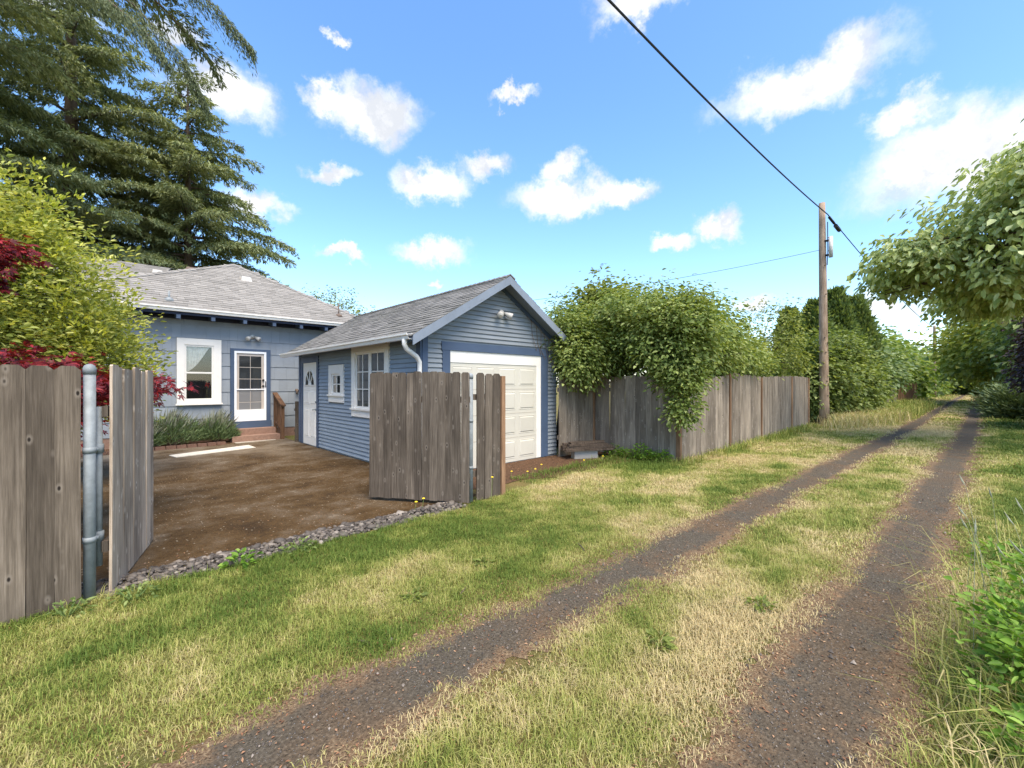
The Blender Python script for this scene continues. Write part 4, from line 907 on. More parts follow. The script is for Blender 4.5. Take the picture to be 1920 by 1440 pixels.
arbor(27.2, 5.4, 6.0, 1.25, 'broad arborvitae just right of the utility pole, lowest of the row'); arbor(29.6, 4.9, 6.9, 1.3, 'tallest arborvitae in the middle of the dark green row'); arbor(32.4, 4.4, 6.8, 1.35, 'arborvitae furthest along the alley in the dark row'); arbor(25.3, 6.1, 5.4, 1.0, 'slim arborvitae half hidden behind the utility pole')
tree('ivy_thicket', (24.6, 4.6, 0), 'dense ivy covered thicket beside the utility pole', 'bush',
     [(24.2, 4.3, 1.7, 1.6, 1.1, 1.5, 3), (26.6, 3.9, 1.6, 1.7, 1.0, 1.5, 3), (22.6, 4.6, 2.1, .8, .6, 1.6, 1.5), (25.2, 4.2, 3.1, 1.3, .9, .8, 1.4), (28.5, 3.7, 1.3, 1.3, .9, 1.2, 1.5)], 'ivy', 1500, 16, .2, .17, .065, tr=.1, nl=20, shell=6)
tree('blossom_bush', (33, 4.2, 0), 'pale flowering bush over the brown fence down the alley', 'bush',
     [(32.5, 3.8, 2.5, 1.8, 1.1, 1.0, 2), (35.0, 3.7, 2.6, 1.6, 1.0, 1.1, 2), (33.5, 4.3, 3.9, 1.2, .8, .9, 1)], 'dogwood', 520, 14, .26, .24, .08, tr=.1, nl=16)
tree('distant_tree', (44, 5.5, 0), 'airy tree beyond the blossom bush before the distant pole', 'tree',
     [(41, 4.8, 3.6, 2.2, 1.4, 1.6, 2), (46, 4.6, 3.0, 3.0, 1.4, 1.5, 2), (38, 5.0, 4.4, 1.2, 1.0, 1.0, 1)], 'farleaf', 420, 14, .35, .28, .10, tr=.14, nl=20)
# far end of the alley
tree('yellow_maple', (52, -3.5, 0), 'yellow green maple overhanging the far part of the alley', 'tree',
     [(52, -1.2, 4.6, 5, 2.6, 2.2, 3), (57, -2.0, 4.0, 5, 2.5, 2.0, 2), (48, -2.4, 5.8, 4, 2.2, 2, 2)], 'yellowleaf', 900, 14, .5, .38, .15, hub=(52, -3, 3), tr=.25, nl=26)
tree('shade_tree', (44, -5.0, 0), 'dark green shade tree over the right side of the alley', 'tree',
     [(42, -3.6, 4.4, 5, 2.0, 2.4, 3), (37, -3.4, 4.8, 4, 1.7, 2.2, 2), (48, -3.6, 3.5, 5, 1.8, 1.8, 2)], 'ivy', 1100, 14, .45, .34, .13, hub=(43, -4.6, 3), tr=.25, nl=26)
for x, y, rz_, mm, lb in ((88, 7.5, 5.0, 'farleaf', 'leafy tree on the left where the alley ends'), (104, 1.5, 4.2, 'ivy', 'green tree closing the end of the alley'), (92, -7.5, 5.0, 'ivy', 'dark tree on the right where the alley ends'), (66, 8.0, 4.5, 'farleaf', 'far tree standing behind the distant pole')):
    tree('distant_tree', (x, y, 0), lb, 'tree', [(x, y, rz_ * .9, 6, 4, rz_ * .55, 2), (x - 3, y - 1, rz_ * .5, 6, 4, rz_ * .48, 2)], mm, 520, 12, .8, .7, .3, tr=.3, nl=10)
tree('hedge_bush', (60, 5.5, 0), 'low hedge along the left edge of the far alley', 'bush', [(60, 4.6, 1.0, 6, 1.0, 1.1, 2), (72, 4.4, 1.2, 7, 1.2, 1.3, 2), (84, 3.2, 1.2, 7, 1.2, 1.3, 2)], 'farleaf', 420, 14, .4, .35, .13, tr=.06, nl=8)
tree('hedge_bush', (66, -4, 0), 'low hedge along the right edge of the far alley', 'bush', [(62, -3.6, 1.0, 7, 1.0, 1.1, 2), (78, -4.0, 1.2, 9, 1.2, 1.4, 2)], 'ivy', 380, 14, .4, .35, .13, tr=.06, nl=8)
tree('verge_shrub', (32.5, -1.5, 0), 'grey green rounded shrub on the right verge of the alley', 'bush', [(32.5, -1.6, .75, 1.7, .8, .75, 2)], 'lavender', 420, 16, .2, .24, .03, tr=.03, nl=12, droop=-.6)
tree('purple_tree', (26, -4.0, 0), 'dark purple leaved tree hanging over the right fence', 'tree', [(25.6, -2.3, 3.0, 2.0, .9, 1.2, 2), (24.0, -2.8, 4.0, 1.8, 1.0, 1.2, 2), (27, -2.2, 2.2, 1.3, .6, .8, 1)], 'purple', 750, 16, .2, .15, .05, hub=(26, -3.6, 2.2), tr=.12, nl=30)
tree('broad_leaf_tree', (17.5, -4.6, 0), 'big pale green broad leaved tree arching over the alley', 'tree',
     [(17.0, -.9, 5.6, 2.6, 1.7, 1.5, 3), (16.8, 1.0, 5.1, 1.5, 1.0, .75, 1.6), (15.8, -1.6, 6.2, 1.9, 1.3, 1.1, 2), (18.5, -1.3, 4.6, 2.4, 1.5, .8, 1.6), (19.5, -.2, 4.3, 2.0, 1.0, .5, .9), (17.5, -3.6, 7.6, 2.8, 2.3, 1.4, 1.6), (20.5, -2.4, 5.6, 2.5, 1.8, 1.4, 1.6)],
     'bigleaf', 1500, 16, .22, .18, .06, hub=(17.5, -3.0, 4.9), tr=.2, nl=110, quad=True, droop=.75, flat=.45)
# left shrubs
lt = tree('laurel_shrub', (-1.0, 10.6, 0), 'tall yellow green shrub left of the house behind the maple', 'shrub',
     [(-.9, 10.6, 2.9, 1.15, 1.5, 1.4, 3), (-1.35, 10.4, 3.85, 1.0, 1.1, .95, 2), (-.2, 10.2, 2.0, .75, 1.0, .9, 2), (-1.6, 9.6, 2.6, 1.1, 1.1, 1.6, 2), (-1.9, 9.8, 4.0, .9, .9, .8, 1.2)], 'laurel', 2100, 22, .13, .085, .022, hub=(-1.1, 10.5, 1.6), tr=.08, nl=50, quad=True, stems=3, droop=-.15)
P, T, Nn, C, d = crown_points([(-.9, 10.6, 2.9, 1.25, 1.6, 1.55, 3), (-1.35, 10.4, 3.9, 1.1, 1.2, 1.05, 2), (-.2, 10.2, 2.1, .85, 1.1, 1.0, 1.6)], 460, 9, .06, 30, -.9)
tag(link('new_growth', leaves_mesh('new_growth', P, T, Nn, 0.085 * (.7 + .6 * rng.random(len(P))), .019 * np.ones(len(P)), M['newleaf'], True), lt), kind='stuff')
def maple():
    t = thing('red_maple', (-.9, 7.2, 0), 'dark red laceleaf maple spreading behind the near fence', 'tree')
    P, T, Nn, C, d = crown_points([(-.95, 6.7, 1.68, .9, .85, .40, 2.6), (-.35, 6.9, 1.58, .8, .7, .32, 2.0), (.25, 7.3, 1.62, .5, .45, .2, .9), (-.6, 5.9, 1.5, .6, .5, .4, 1.4), (-.82, 6.95, 3.05, .22, .25, .16, .5), (-.9, 6.9, 2.75, .2, .2, .15, .2)], 520, 11, .085, 4, .25, .5)
    n = len(P); T = unit(T); B = unit(np.cross(T, Nn)); L5 = .042 * (.7 + .7 * rng.random(n)); vs = []; fs = []; k = 0
    for ang, ln in ((0, 1.0), (.75, .85), (-.75, .85), (1.5, .6), (-1.5, .6)):
        dr = T * math.cos(ang) + B * math.sin(ang); sd_ = -T * math.sin(ang) + B * math.cos(ang); L_ = (L5 * ln * 1.6)[:, None]
        vs.append(np.stack([P, P + dr * L_ * .5 + sd_ * L_ * .17, P + dr * L_ - Nn * L_ * .15, P + dr * L_ * .5 - sd_ * L_ * .17], 1))
    V = np.concatenate(vs, 1); base = (np.arange(n) * 20)[:, None]
    idx = base + np.arange(20)[None]
    tag(link('crown', np_mesh('crown', V, idx, np.full(5 * n, 4), M['redmaple']), t), kind='stuff')
    mb = MB(); mb.tube([(-.9, 7.2, -.05), (-.95, 7.1, .5), (-.85, 6.95, 1.1)], [.07, .055, .045], 8); limbs(mb, (-.9, 7.2, 0), (-.86, 6.96, 1.05), [C[i] for i in rng.choice(len(C), 46, replace=False)], .022, 5); mb.build('trunk', M['bark'], t, True)
maple()
# conifers behind the house
def conifer(name, x, y, h, r0, label, nb, leaf, seed, zlo=4.0, lean=0, dens=1.0, droop=.5):
    r = random.Random(seed); t = thing(name, (x, y, 0), label, 'tree', 'conifers behind the house')
    mb = MB(); mb.tube([(x, y, -.1), (x, y, h * .3), (x, y, h * .65), (x, y, h)], [h * .016, h * .012, h * .007, .03], 10)
    Ps, Ts, Ns = [], [], []
    for k in range(nb):
        q = (k + r.random()) / nb; z = zlo + (h - zlo) * q; ln = r0 * (1 - q * .86) * r.uniform(.65, 1.12); az = k * 2.399 + r.uniform(-.4, .4)
        d = np.array([math.cos(az), math.sin(az), 0]); s_ = np.array([-d[1], d[0], 0]); up = r.uniform(.02, .28); base = np.array([x, y, z])
        f = lambda tt: base + d * ln * tt + np.array([0, 0, ln * (up * tt - droop * .5 * tt ** 2.2)])
        mb.tube([Vector(f(tt)) for tt in (0, .25, .5, .75, .95)], [.02 + ln * .013, .016 + ln * .01, .012 + ln * .006, .008 + ln * .003, .006], 5, cap=False)
        nt_ = int(ln * 9 * dens)
        for i in range(nt_):
            tt = .10 + .90 * (i + r.random()) / nt_; sgn = 1 if i % 2 else -1; bl = ln * .30 * (1.12 - tt) ** .6 * r.uniform(.6, 1.2) + .16
            dirn = d * r.uniform(.45, .9) + s_ * sgn * r.uniform(.5, 1.0); dirn /= np.linalg.norm(dirn); p0 = f(tt); ns = max(3, int(bl * 11))
            uu = (np.arange(ns) + rng.random(ns)) / ns
            pp = p0 + dirn * (bl * uu)[:, None] + np.array([0, 0, -1.0]) * (bl * .42 * uu ** 1.7)[:, None] + rng.normal(size=(ns, 3)) * .035
            reps = 4
            for _ in range(reps):
                Ps.append(pp + rng.normal(size=(ns, 3)) * .03); Ts.append(dirn * .8 + np.array([0, 0, -.45]) + rng.normal(size=(ns, 3)) * .42); Ns.append(np.array([0, 0, 1.0]) + rng.normal(size=(ns, 3)) * .4)
    P = np.concatenate(Ps); T = np.concatenate(Ts); Nn = np.concatenate(Ns); n = len(P)
    tag(link('crown', leaves_mesh('crown', P, T, Nn, .25 * (.6 + .8 * rng.random(n)), .030 * (.6 + .8 * rng.random(n)), M[leaf], False, .1), t), kind='stuff')
    mb.build('trunk', M['barkgrey'], t, True); return t
conifer('cedar_tree', 3.6, 31.0, 20, 7.2, 'tall drooping conifer right behind the hip roof peak', 92, 'conifer', 1, 5.6)
conifer('cedar_tree', -1.2, 33.0, 30, 8.0, 'largest conifer with pale trunk left of the hip roof', 110, 'conifer', 2, 6.0)
conifer('cedar_tree', -5.0, 27.5, 28, 7.0, 'left conifer rising above the yellow green shrub', 96, 'conifer', 4, 6.0)
hem = conifer('hemlock_tree', -3.6, 21.5, 21, 7.2, 'dark conifer whose branches hang in at the top left', 14, 'conifer_dark', 6, 17.5, droop=1.0)
def bough(t, pts, r0, leaf, n, spread, seed):
    """one drooping conifer bough along a path, foliage hanging from it"""
    r = np.random.default_rng(seed); p = np.array(pts, float); k = np.linspace(0, 1, len(p)); uu = r.random(n) ** .8
    c = np.stack([np.interp(uu, k, p[:, i]) for i in range(3)], 1); d = np.stack([np.interp(np.minimum(uu + .03, 1), k, p[:, i]) - np.interp(uu - .03, k, p[:, i]) for i in range(3)], 1); d = unit(d)
    s_ = unit(np.cross(d, np.array([0, 0, 1.0]))); side = r.normal(size=n) * spread * (1.15 - .8 * uu); hang = np.abs(r.normal(size=n)) * spread * 1.5 * (1.15 - .75 * uu) - .12
    P = c + s_ * side[:, None] + d * (np.abs(side) * .5)[:, None] - np.array([0, 0, 1.0]) * (hang + np.abs(side) * .45)[:, None]
    T = d * .7 + s_ * (np.sign(side) * .45)[:, None] + np.array([0, 0, -.75]) + r.normal(size=(n, 3)) * .35
    tag(link('bough', leaves_mesh('bough', P, T, r.normal(size=(n, 3)), 0.15 * (.6 + .8 * r.random(n)), .015 * (.6 + .8 * r.random(n)), M[leaf], False, .1), t), kind='stuff')
    MB().tube([Vector(q) for q in p], [r0 * (1 - .85 * i / (len(p) - 1)) for i in range(len(p))], 6).build('branch', M['barkgrey'], t, True)
bough(hem, [(-3.6, 21.5, 16.5), (-1.0, 20.8, 17.2), (1.5, 20.0, 16.9), (3.2, 19.4, 15.8), (4.3, 19.1, 14.6)], .05, 'conifer_dark', 4200, .36, 1)
bough(hem, [(-3.6, 21.5, 15.2), (-1.5, 21.0, 15.9), (.8, 20.4, 15.2), (2.2, 20.0, 13.8), (2.9, 19.8, 12.2)], .05, 'conifer_dark', 4200, .38, 2)
bough(hem, [(-3.6, 21.5, 14.0), (-2.0, 20.6, 14.8), (-.2, 19.6, 14.6), (1.0, 19.0, 13.6), (1.6, 18.6, 12.6)], .05, 'conifer_dark', 3600, .36, 3)
tree('birch_tree', (9.4, 24.6, 0), 'thin twiggy tree top showing between the two roofs', 'tree', [(9.3, 24.3, 5.9, 1.6, 1.2, .9, 2), (10.3, 24.3, 5.2, 1.2, .9, .7, 1)], 'elder', 130, 14, .22, .16, .05, hub=(9.4, 24.5, 4), tr=.08, nl=50)

# ------------------------------------------------------------------ lavender, weeds, verge shrub
def lavender(x, y, rx, rz_, label, seed):
    t = thing('lavender_bush', (x, y, 0), label, 'bush', 'lavender below the back window'); n = 2600; r = np.random.default_rng(seed)
    az = r.random(n) * 2 * np.pi; el = np.arccos(1 - r.random(n) * .95); d = np.stack([np.cos(az) * np.sin(el), np.sin(az) * np.sin(el), np.cos(el)], 1)
    rad = .45 + .55 * r.random(n) ** .6; P = np.array([x, y, .08]) + d * np.array([rx, rx * .62, rz_]) * rad[:, None]; P[:, 2] = np.maximum(P[:, 2], .04)
    T = unit(d * .7 + np.array([.15, 0, .7]) + r.normal(size=(n, 3)) * .35); Nn = r.normal(size=(n, 3))
    tag(link('foliage', leaves_mesh('foliage', P, T, Nn, .15 * (.6 + .8 * r.random(n)), .010 * np.ones(n), M['lavender'], False), t), kind='stuff')
    k = 170; az = r.random(k) * 2 * np.pi; el = r.random(k) * .95; d = np.stack([np.cos(az) * np.sin(el), np.sin(az) * np.sin(el), np.cos(el)], 1)
    P = np.array([x, y, .08]) + d * np.array([rx, rx * .62, rz_]) * .85; T = unit(d + np.array([.55, 0, .8]) + r.normal(size=(k, 3)) * .15)
    tag(link('flower_stalks', leaves_mesh('flower_stalks', P, T, r.normal(size=(k, 3)), .42 * (.6 + .6 * r.random(k)), .006 * np.ones(k), M['lavstalk'], False), t), kind='stuff')
    mb = MB()
    for i in range(22):
        a = i * 2.4; mb.tube([(x, y, -.02), (x + .35 * rx * math.cos(a), y + .25 * rx * math.sin(a), .18), (x + .7 * rx * math.cos(a), y + .45 * rx * math.sin(a), .36)], [.014, .010, .005], 5)
    mb.build('stems', M['barkgrey'], t)
lavender(1.35, 14.58, .80, .66, 'larger lavender bush below the back window', 1); lavender(2.35, 14.62, .52, .58, 'smaller lavender bush beside the back steps', 2); lavender(.75, 14.3, .42, .42, 'low lavender clump nearest the open gate leaf', 3)
def weed(x, y, h, w_, label, n=120, group='weeds along the fence foot', lm='shrub', ll=.075):
    t = thing('weed_plant', (x, y, 0), label, 'weed', group); a = rng.random(n) * 2 * np.pi; q = rng.random(n) ** .7
    P = np.stack([x + np.cos(a) * w_ * q, y + np.sin(a) * w_ * q, .02 + h * rng.random(n) * (1.05 - .6 * q)], 1); T = np.stack([np.cos(a), np.sin(a), rng.normal(size=n) * .4 + .2], 1)
    tag(link('foliage', leaves_mesh('foliage', P, T, np.array([0, 0, 1.0]) + rng.normal(size=(n, 3)) * .35, ll * (.6 + .8 * rng.random(n)), ll * .3 * np.ones(n), M[lm], True), t), kind='stuff')
    mb = MB()
    for k in range(6): a_ = k * 1.05; mb.tube([(x, y, 0), (x + .4 * w_ * math.cos(a_), y + .4 * w_ * math.sin(a_), h * .5), (x + .6 * w_ * math.cos(a_), y + .6 * w_ * math.sin(a_), h * .9)], [.006, .005, .003], 5)
    mb.build('stem', M['stem'], t)
weed(8.55, 5.55, .30, .28, 'leafy weed growing beside the old plank pile', 200); weed(8.62, 4.95, .38, .25, 'tallest weed clump at the foot of the grey fence', 200); weed(8.72, 4.5, .30, .20, 'weed clump nearest the grey fence corner', 160)
weed(.18, 4.42, .12, .14, 'small leafy weed at the foot of the open pale gate', 60, 'weeds beside the driveway', 'ivy', .04); weed(-.18, 4.42, .14, .12, 'small weed at the foot of the galvanised post', 60, 'weeds beside the driveway', 'ivy', .04)
weed(.92, 4.60, .13, .14, 'broad leaved weed at the edge of the river stones', 40, 'weeds beside the driveway', 'shrub', .07); weed(1.45, 4.62, .10, .15, 'low weed in the grass beside the river stones', 50, 'weeds beside the driveway', 'ivy', .05)
for x, y, lb in ((2.6, 1.35, 'flat green weed rosette between the wheel tracks nearest the camera'), (3.6, 1.05, 'flat green weed rosette beside the right track'), (1.75, 2.95, 'flat green weed rosette in the grass left of the left track'), (2.55, 3.05, 'second weed rosette left of the left track')):
    weed(x, y, .035, .09, lb, 40, 'weed rosettes in the mown grass', 'elder', .045)
def dandelion(x, y, h, k):
    t = thing('dandelion', (x, y, 0), 'small yellow dandelion flower on a thin stem', 'flower', 'yellow dandelions near the gate')
    b = MB(); b.tube([(x, y, 0), (x + .02, y, h * .6), (x + .035, y + .01, h)], .003, 5); b.build('stem', M['stem'], t)
    b = MB(); b.tube([(x + .035, y + .01, h - .006), (x + .035, y + .01, h + .004), (x + .035, y + .01, h + .012)], [.006, .021, .012], 10); b.build('flower_head', M['yellow'], t)
for k, (x, y, h) in enumerate([(2.95, 4.95, .13), (3.05, 4.93, .16), (4.02, 4.66, .34), (5.0, 5.6, .10), (5.25, 5.55, .12), (5.45, 5.35, .12), (5.6, 5.3, .15), (6.2, 5.7, .10), (7.1, 5.35, .12), (7.7, 5.3, .14)]): dandelion(x, y, h, k)
vs = tree('leafy_shrub', (3.75, -.35, 0), 'bright green leafy shrub at the right edge of the near wheel track', 'shrub',
     [(3.45, -.32, .25, .42, .35, .30, 2), (3.95, -.45, .32, .5, .4, .36, 2.4), (4.4, -.5, .3, .4, .4, .36, 1.6), (3.0, -.38, .14, .3, .28, .18, 1)], 'shrub', 420, 12, .055, .048, .014, hub=(3.75, -.42, .14), tr=.012, nl=50, quad=True, bark='stem', shell=3, droop=-.1)

# ------------------------------------------------------------------ right fence and far fences
f5 = thing('board_fence', (30, -2.2, 0), 'grey board fence on the right side of the alley', 'fence')
board_run(f5, (24.0, -2.05), (33.0, -2.35), .15, bm_far, 0, lambda s: 1.02, 0, .012, 'board', 31)
for z in (.4, 1.5): MB().hexa([(24, -2.11, z), (33, -2.41, z), (33, -2.375, z), (24, -2.075, z)], [(24, -2.11, z + .09), (33, -2.41, z + .09), (33, -2.375, z + .09), (24, -2.075, z + .09)]).build('rail', M['fence_far'], f5)
f6 = thing('board_fence', (40, 4.1, 0), 'weathered brown fence with orange boards far along the alley', 'fence')
bm_or = [board_mesh('fence_board', .19, 1.9, M['cedar'], .01, seed=60 + k) for k in range(3)]
bm_br = [board_mesh('fence_board', .19, 1.75, M['railwood'], .01, seed=64 + k) for k in range(3)]
board_run(f6, (33.5, 3.75), (38.5, 3.65), .19, bm_br, 0, lambda s: 1.0, 0, .012, 'board', 33)
board_run(f6, (38.6, 3.65), (44.0, 3.55), .19, bm_far, 0, lambda s: .93, 0, .012, 'board', 34)
board_run(f6, (44.1, 3.55), (44.12, 4.9), .19, bm_or, 0, lambda s: 1.08, 0, .012, 'board', 35)
board_run(f6, (44.2, 3.5), (49.0, 3.4), .19, bm_or, 0, lambda s: 1.08, 0, .012, 'board', 36)
board_run(f6, (49.1, 3.4), (58.0, 3.2), .19, bm_br, 0, lambda s: 1.0, 0, .012, 'board', 37)
MB().hexa([(33.5, 3.78, 1.2), (58, 3.23, 1.2), (58, 3.27, 1.2), (33.5, 3.82, 1.2)], [(33.5, 3.78, 1.29), (58, 3.23, 1.29), (58, 3.27, 1.29), (33.5, 3.82, 1.29)]).build('rail', M['railwood'], f6)

# ------------------------------------------------------------------ river stones, litter, grass
def stones():
    n = 3600; u = rng.uniform(-.15, 3.6, n); v = 4.64 + .42 * rng.random(n) + .03 * np.sin(u * 4); v -= np.clip((u - 2.6) * .0, 0, 1)
    ico = []; phi = (1 + 5 ** .5) / 2
    base = unit(np.array([(-1, phi, 0), (1, phi, 0), (-1, -phi, 0), (1, -phi, 0), (0, -1, phi), (0, 1, phi), (0, -1, -phi), (0, 1, -phi), (phi, 0, -1), (phi, 0, 1), (-phi, 0, -1), (-phi, 0, 1)], float))
    F = np.array([(0,11,5),(0,5,1),(0,1,7),(0,7,10),(0,10,11),(1,5,9),(5,11,4),(11,10,2),(10,7,6),(7,1,8),(3,9,4),(3,4,2),(3,2,6),(3,6,8),(3,8,9),(4,9,5),(2,4,11),(6,2,10),(8,6,7),(9,8,1)])
    s = np.exp(rng.normal(size=n) * .36) * .0165; a = rng.random(n) * 6.28
    ax = np.stack([s * rng.uniform(1.0, 1.6, n), s * rng.uniform(.75, 1.1, n), s * rng.uniform(.5, .8, n)], 1)
    V = base[None] * ax[:, None, :] * (1 + .12 * rng.normal(size=(n, 12, 1)))
    c, si = np.cos(a)[:, None], np.sin(a)[:, None]; X = V[:, :, 0] * c - V[:, :, 1] * si; Y = V[:, :, 0] * si + V[:, :, 1] * c
    edge = 1 - np.abs((v - 4.84) / .2) ** 2
    Z = V[:, :, 2] + (s * .35)[:, None] + (rng.random(n) * np.clip(edge, 0, 1) * .035)[:, None]
    W_ = np.stack([X + u[:, None], Y + v[:, None], Z], 2)
    me = np_mesh('river_stones', W_, (np.arange(n) * 12)[:, None, None] + F[None], np.full(20 * n, 3), M['stone']); me.polygons.foreach_set('use_smooth', [True] * len(me.polygons))
    tag(link('river_stones', me), 'band of rounded grey river stones along the driveway edge', 'gravel', kind='stuff')
stones()
def vnoise(x, y, seed):
    """smooth value noise on arrays"""
    r = np.random.default_rng(seed); G = r.random((64, 64)); xi = np.floor(x).astype(int); yi = np.floor(y).astype(int); fx = x - xi; fy = y - yi
    fx = fx * fx * (3 - 2 * fx); fy = fy * fy * (3 - 2 * fy); g_ = lambda a, b: G[a % 64, b % 64]
    return (g_(xi, yi) * (1 - fx) + g_(xi + 1, yi) * fx) * (1 - fy) + (g_(xi, yi + 1) * (1 - fx) + g_(xi + 1, yi + 1) * fx) * fy
def fbm(x, y, seed): return .5 * vnoise(x, y, seed) + .3 * vnoise(x * 2.1, y * 2.1, seed + 1) + .2 * vnoise(x * 4.3, y * 4.3, seed + 2)
LT = np.vectorize(left_track); RT = np.vectorize(right_track)
def track_dist(u, v): return np.minimum(np.abs(v - LT(u)) - .17, np.abs(v - RT(u)) - .19) + .42 * (fbm(u * 2.2, v * 2.2, 50) - .5)
def fence_limit(u): return np.where(u < 3.75, 4.70, np.where(u < 4.45, 4.78, np.where(u < 8.9, 5.55, np.where(u < 20.1, 4.15, np.where(u < 33, 3.6, 3.3)))))
def grass_points(n, u0, u1, v0, v1):
    u = rng.uniform(u0, u1, n); v = rng.uniform(v0, v1, n); fw = u * .69 + v * .724; ok = (fw > .6) & (np.abs(u * .724 - v * .69) < fw * 1.45 + .8)
    u, v = u[ok], v[ok]; n = len(u); td = track_dist(u, v); lim = fence_limit(u) + .10 * (fbm(u * 3, v * 3, 70) - .5)
    keep = (v < lim) & (rng.random(n) < np.clip(td / .30 + .03, 0, 1)) & ~((v > 4.66 + .04 * np.sin(u * 5)) & (u > -.1) & (u < 3.5))
    sp = (u > 4.3) & (u < 8.9) & (v > 4.95) & (rng.random(n) < .72); keep &= ~sp
    u, v, td = u[keep], v[keep], td[keep]
    dry = .42 + 2.0 * (fbm(u * .62, v * .9, 20) - .46) + .28 * np.clip(1 - td / .35, 0, 1) + .6 * (fbm(u * 2.6, v * 2.6, 30) - .5) + .5 * (fbm(u * 8, v * 8, 33) - .5)
    mid = (v < LT(u)) & (v > RT(u)); dry += np.where(mid, .20, 0.0); dry -= np.where(v > 3.6, .22, 0) + np.where(v < RT(u) - .7, .18, 0)
    return u, v, td, np.clip(dry, 0, 1)
def blades(parts):
    Vs, Ds, nb = [], [], 0
    for (u, v, dry, hgt, wid) in parts:
        n = len(u); a = rng.random(n) * 6.283; ln = rng.random(n) ** .6 * 1.15 + .15; d = np.stack([np.cos(a), np.sin(a), np.zeros(n)], 1); s_ = np.stack([-d[:, 1], d[:, 0], np.zeros(n)], 1)
        P = np.stack([u, v, np.zeros(n)], 1); h = hgt[:, None]; w = wid[:, None]; up = np.array([0, 0, 1.0])
        lean = ln[:, None]
        m_ = P + up * h * .55 + d * h * .28 * lean; t_ = P + up * h * (1 - .38 * lean) + d * h * .85 * lean
        Vs.append(np.stack([P - s_ * w, P + s_ * w, m_ + s_ * w * .75, m_ - s_ * w * .75, t_], 1).reshape(-1, 3)); Ds.append(np.repeat(dry, 5)); nb += n
    V = np.concatenate(Vs); D = np.concatenate(Ds); b = (np.arange(nb) * 5)[:, None]
    idx = (b + np.array([0, 1, 2, 3, 3, 2, 4])[None]).ravel(); sz = np.tile([4, 3], nb)
    return V, idx, sz, D
def lawn():
    parts = []
    # dense close to the camera, coarser blades further off
    for n, box, hh, ww in ((620000, (-2.0, 5.2, -1.6, 4.9), .042, .0018), (300000, (5.2, 11.5, -2.2, 6.0), .050, .0030), (150000, (11.5, 24, -3.2, 4.3), .060, .0060), (60000, (24, 60, -3.6, 4.0), .08, .018), (14000, (60, 108, -4, 4), .10, .04)):
        u, v, td, dry = grass_points(n, *box)
        k = fbm(u * 1.1, v * 1.1, 40); h = hh * (.55 + .9 * k) * (.6 + .8 * rng.random(len(u))) * (.55 + .45 * np.clip(td / .5, 0, 1)) * (.45 + 1.1 * fbm(u * 6.5, v * 6.5, 45))
        h *= np.where((v > fence_limit(u) - .28) & (u > 4.4), 1.9, 1.0); h *= np.where((rng.random(len(u)) < .02 + .05 * (fbm(u * 2, v * 2, 90) > .6)) & (td > .15), 2.1, 1.0)
        parts.append((u, v, dry, h, ww * (.6 + .8 * rng.random(len(u)))))
    V, idx, sz, D = blades(parts)
    tag(link('lawn_grass', np_mesh('lawn_grass', V, idx, sz, M['grass'], ('dry', D))), 'short mown grass with green and straw coloured patches', 'grass', kind='stuff')
lawn()
def tall_grass():
    parts = []
    def patch(n, c, s, hlo, hhi, dlo, dhi, w):
        u = c[0] + rng.normal(size=n) * s[0]; v = c[1] + rng.normal(size=n) * s[1]; ok = (v < fence_limit(u) + .25) & (track_dist(u, v) > .08); u, v = u[ok], v[ok]; n = len(u)
        parts.append((u, v, rng.uniform(dlo, dhi, n), rng.uniform(hlo, hhi, n), w * (.6 + .8 * rng.random(n))))
    patch(2600, (22.5, 3.2), (1.4, .35), .25, .8, .5, 1, .008); patch(2600, (26.5, 2.7), (2.2, .45), .25, .85, .35, .9, .009); patch(3800, (32, 2.6), (3.0, .5), .3, .9, .1, .5, .012); patch(2600, (40, 2.6), (5.0, .5), .3, .9, .1, .5, .018)
    patch(900, (12.5, 4.0), (2.2, .10), .12, .32, .05, .5, .005); patch(900, (17.5, 4.0), (1.8, .10), .12, .38, .05, .5, .006); patch(700, (8.7, 4.9), (.12, .5), .10, .25, .05, .4, .004)
    patch(900, (3.35, -.18), (.5, .16), .12, .42, .1, .75, .0032); patch(300, (2.5, -.15), (.35, .12), .10, .3, .4, 1, .003); patch(260, (4.3, -.3), (.5, .25), .3, .85, .2, .7, .0028); patch(500, (6, -.9), (1.2, .35), .15, .5, .1, .6, .004)
    V, idx, sz, D = blades(parts)
    tag(link('tall_grass', np_mesh('tall_grass', V, idx, sz, M['grass'], ('dry', D))), 'long unmown grass and dry stalks on the verges', 'grass', kind='stuff')
tall_grass()
def stalks():
    b = MB()
    for k in range(26):
        x = random.uniform(3.0, 4.7); y = random.uniform(-.55, .08); h = random.uniform(.55, 1.05); lx, ly = random.uniform(-.15, .15), random.uniform(-.05, .2)
        pth = [(x, y, 0), (x + lx * .3, y + ly * .3, h * .5), (x + lx, y + ly, h)]
        b.tube(pth, [.0022, .0016, .001], 4); e = Vector(pth[-1])
        b.tube([e, e + Vector((lx * .15, ly * .15, .03)), e + Vector((lx * .3, ly * .3, .075))], [.001, .0055, .001], 5)
    tag(b.build('seed_stalks', M['lavstalk']), 'thin seeding grass stalks above the leafy shrub', 'grass', kind='stuff')
stalks()
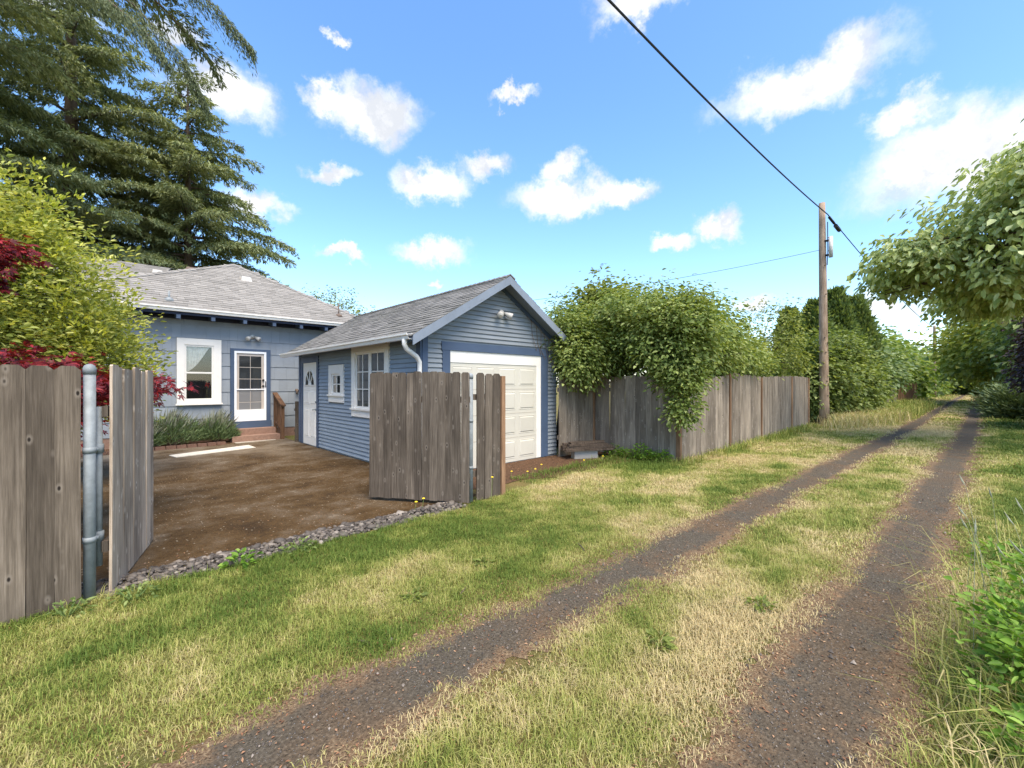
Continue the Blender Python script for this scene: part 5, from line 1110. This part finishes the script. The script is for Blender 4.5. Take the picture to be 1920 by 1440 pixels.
def litter():
    n = 15000; u = np.concatenate([rng.uniform(-1.5, 9, int(n * .75)), rng.uniform(9, 20, n - int(n * .75))]); side = rng.random(n) < .55
    c = np.where(side, RT(u), LT(u)); off = np.where(rng.random(n) < .6, (.34 + .12 * rng.normal(size=n)) * np.where(rng.random(n) < .5, 1, -1), rng.uniform(-.55, .55, n)); v = c + off
    u = np.concatenate([u, rng.uniform(-1, 4, 700)]); v = np.concatenate([v, rng.normal(4.58, .07, 700)]); u = np.concatenate([u, rng.uniform(-.6, 4.0, 1500), rng.uniform(4.4, 8.5, 900)]); v = np.concatenate([v, 5.1 + 8.5 * rng.random(1500) ** 1.5, rng.uniform(5.3, 6.6, 900)]); n = len(u)
    P = np.stack([u, v, .006 + .008 * rng.random(n)], 1); a = rng.random(n) * 6.28; T = np.stack([np.cos(a), np.sin(a), rng.normal(size=n) * .2], 1)
    tag(link('leaf_litter', leaves_mesh('leaf_litter', P, T, np.array([0, 0, 1.0]) + rng.normal(size=(n, 3)) * .35, .020 * (.4 + rng.random(n)), .0042 * (.5 + rng.random(n)), M['litter'], False)), 'scattered reddish dry leaf litter along the wheel tracks', 'litter', kind='stuff')
    n = 5200; u = rng.uniform(-1.5, 12, n); c = np.where(rng.random(n) < .5, RT(u), LT(u)); v = c + rng.normal(size=n) * .2; s = np.exp(rng.normal(size=n) * .4) * .0055
    T = unit(rng.normal(size=(n, 3)) * np.array([1, 1, .2])); P = np.stack([u, v, s * .8 + .004], 1)
    tet = np.array([(1, 0, -.4), (-.5, .87, -.4), (-.5, -.87, -.4), (.1, .1, .7)]); V = P[:, None, :] + tet[None] * s[:, None, None] * rng.uniform(.7, 1.3, (n, 4, 1)); F = np.array([(0, 1, 3), (1, 2, 3), (2, 0, 3)])
    tag(link('track_gravel', np_mesh('track_gravel', V, (np.arange(n) * 4)[:, None, None] + F[None], np.full(3 * n, 3), M['stone'])), 'loose gravel chips in the wheel tracks', 'gravel', kind='stuff')
litter()
for k, (x, y, a, l) in enumerate([(2.05, 2.75, .5, .16), (3.5, 2.62, 1.0, .22), (1.25, 2.62, 2.0, .12)]):
    b = MB(); b.tube([(x, y, .012), (x + l * .5 * math.cos(a), y + l * .5 * math.sin(a), .018), (x + l * math.cos(a), y + l * math.sin(a), .01)], [.006, .007, .004], 6)
    tag(b.build('fallen_twig', M['bark']), ['short fallen twig at the left edge of the near track', 'longest fallen twig on the left wheel track', 'smallest fallen twig near the bottom of the left track'][k], 'twig', 'fallen twigs')
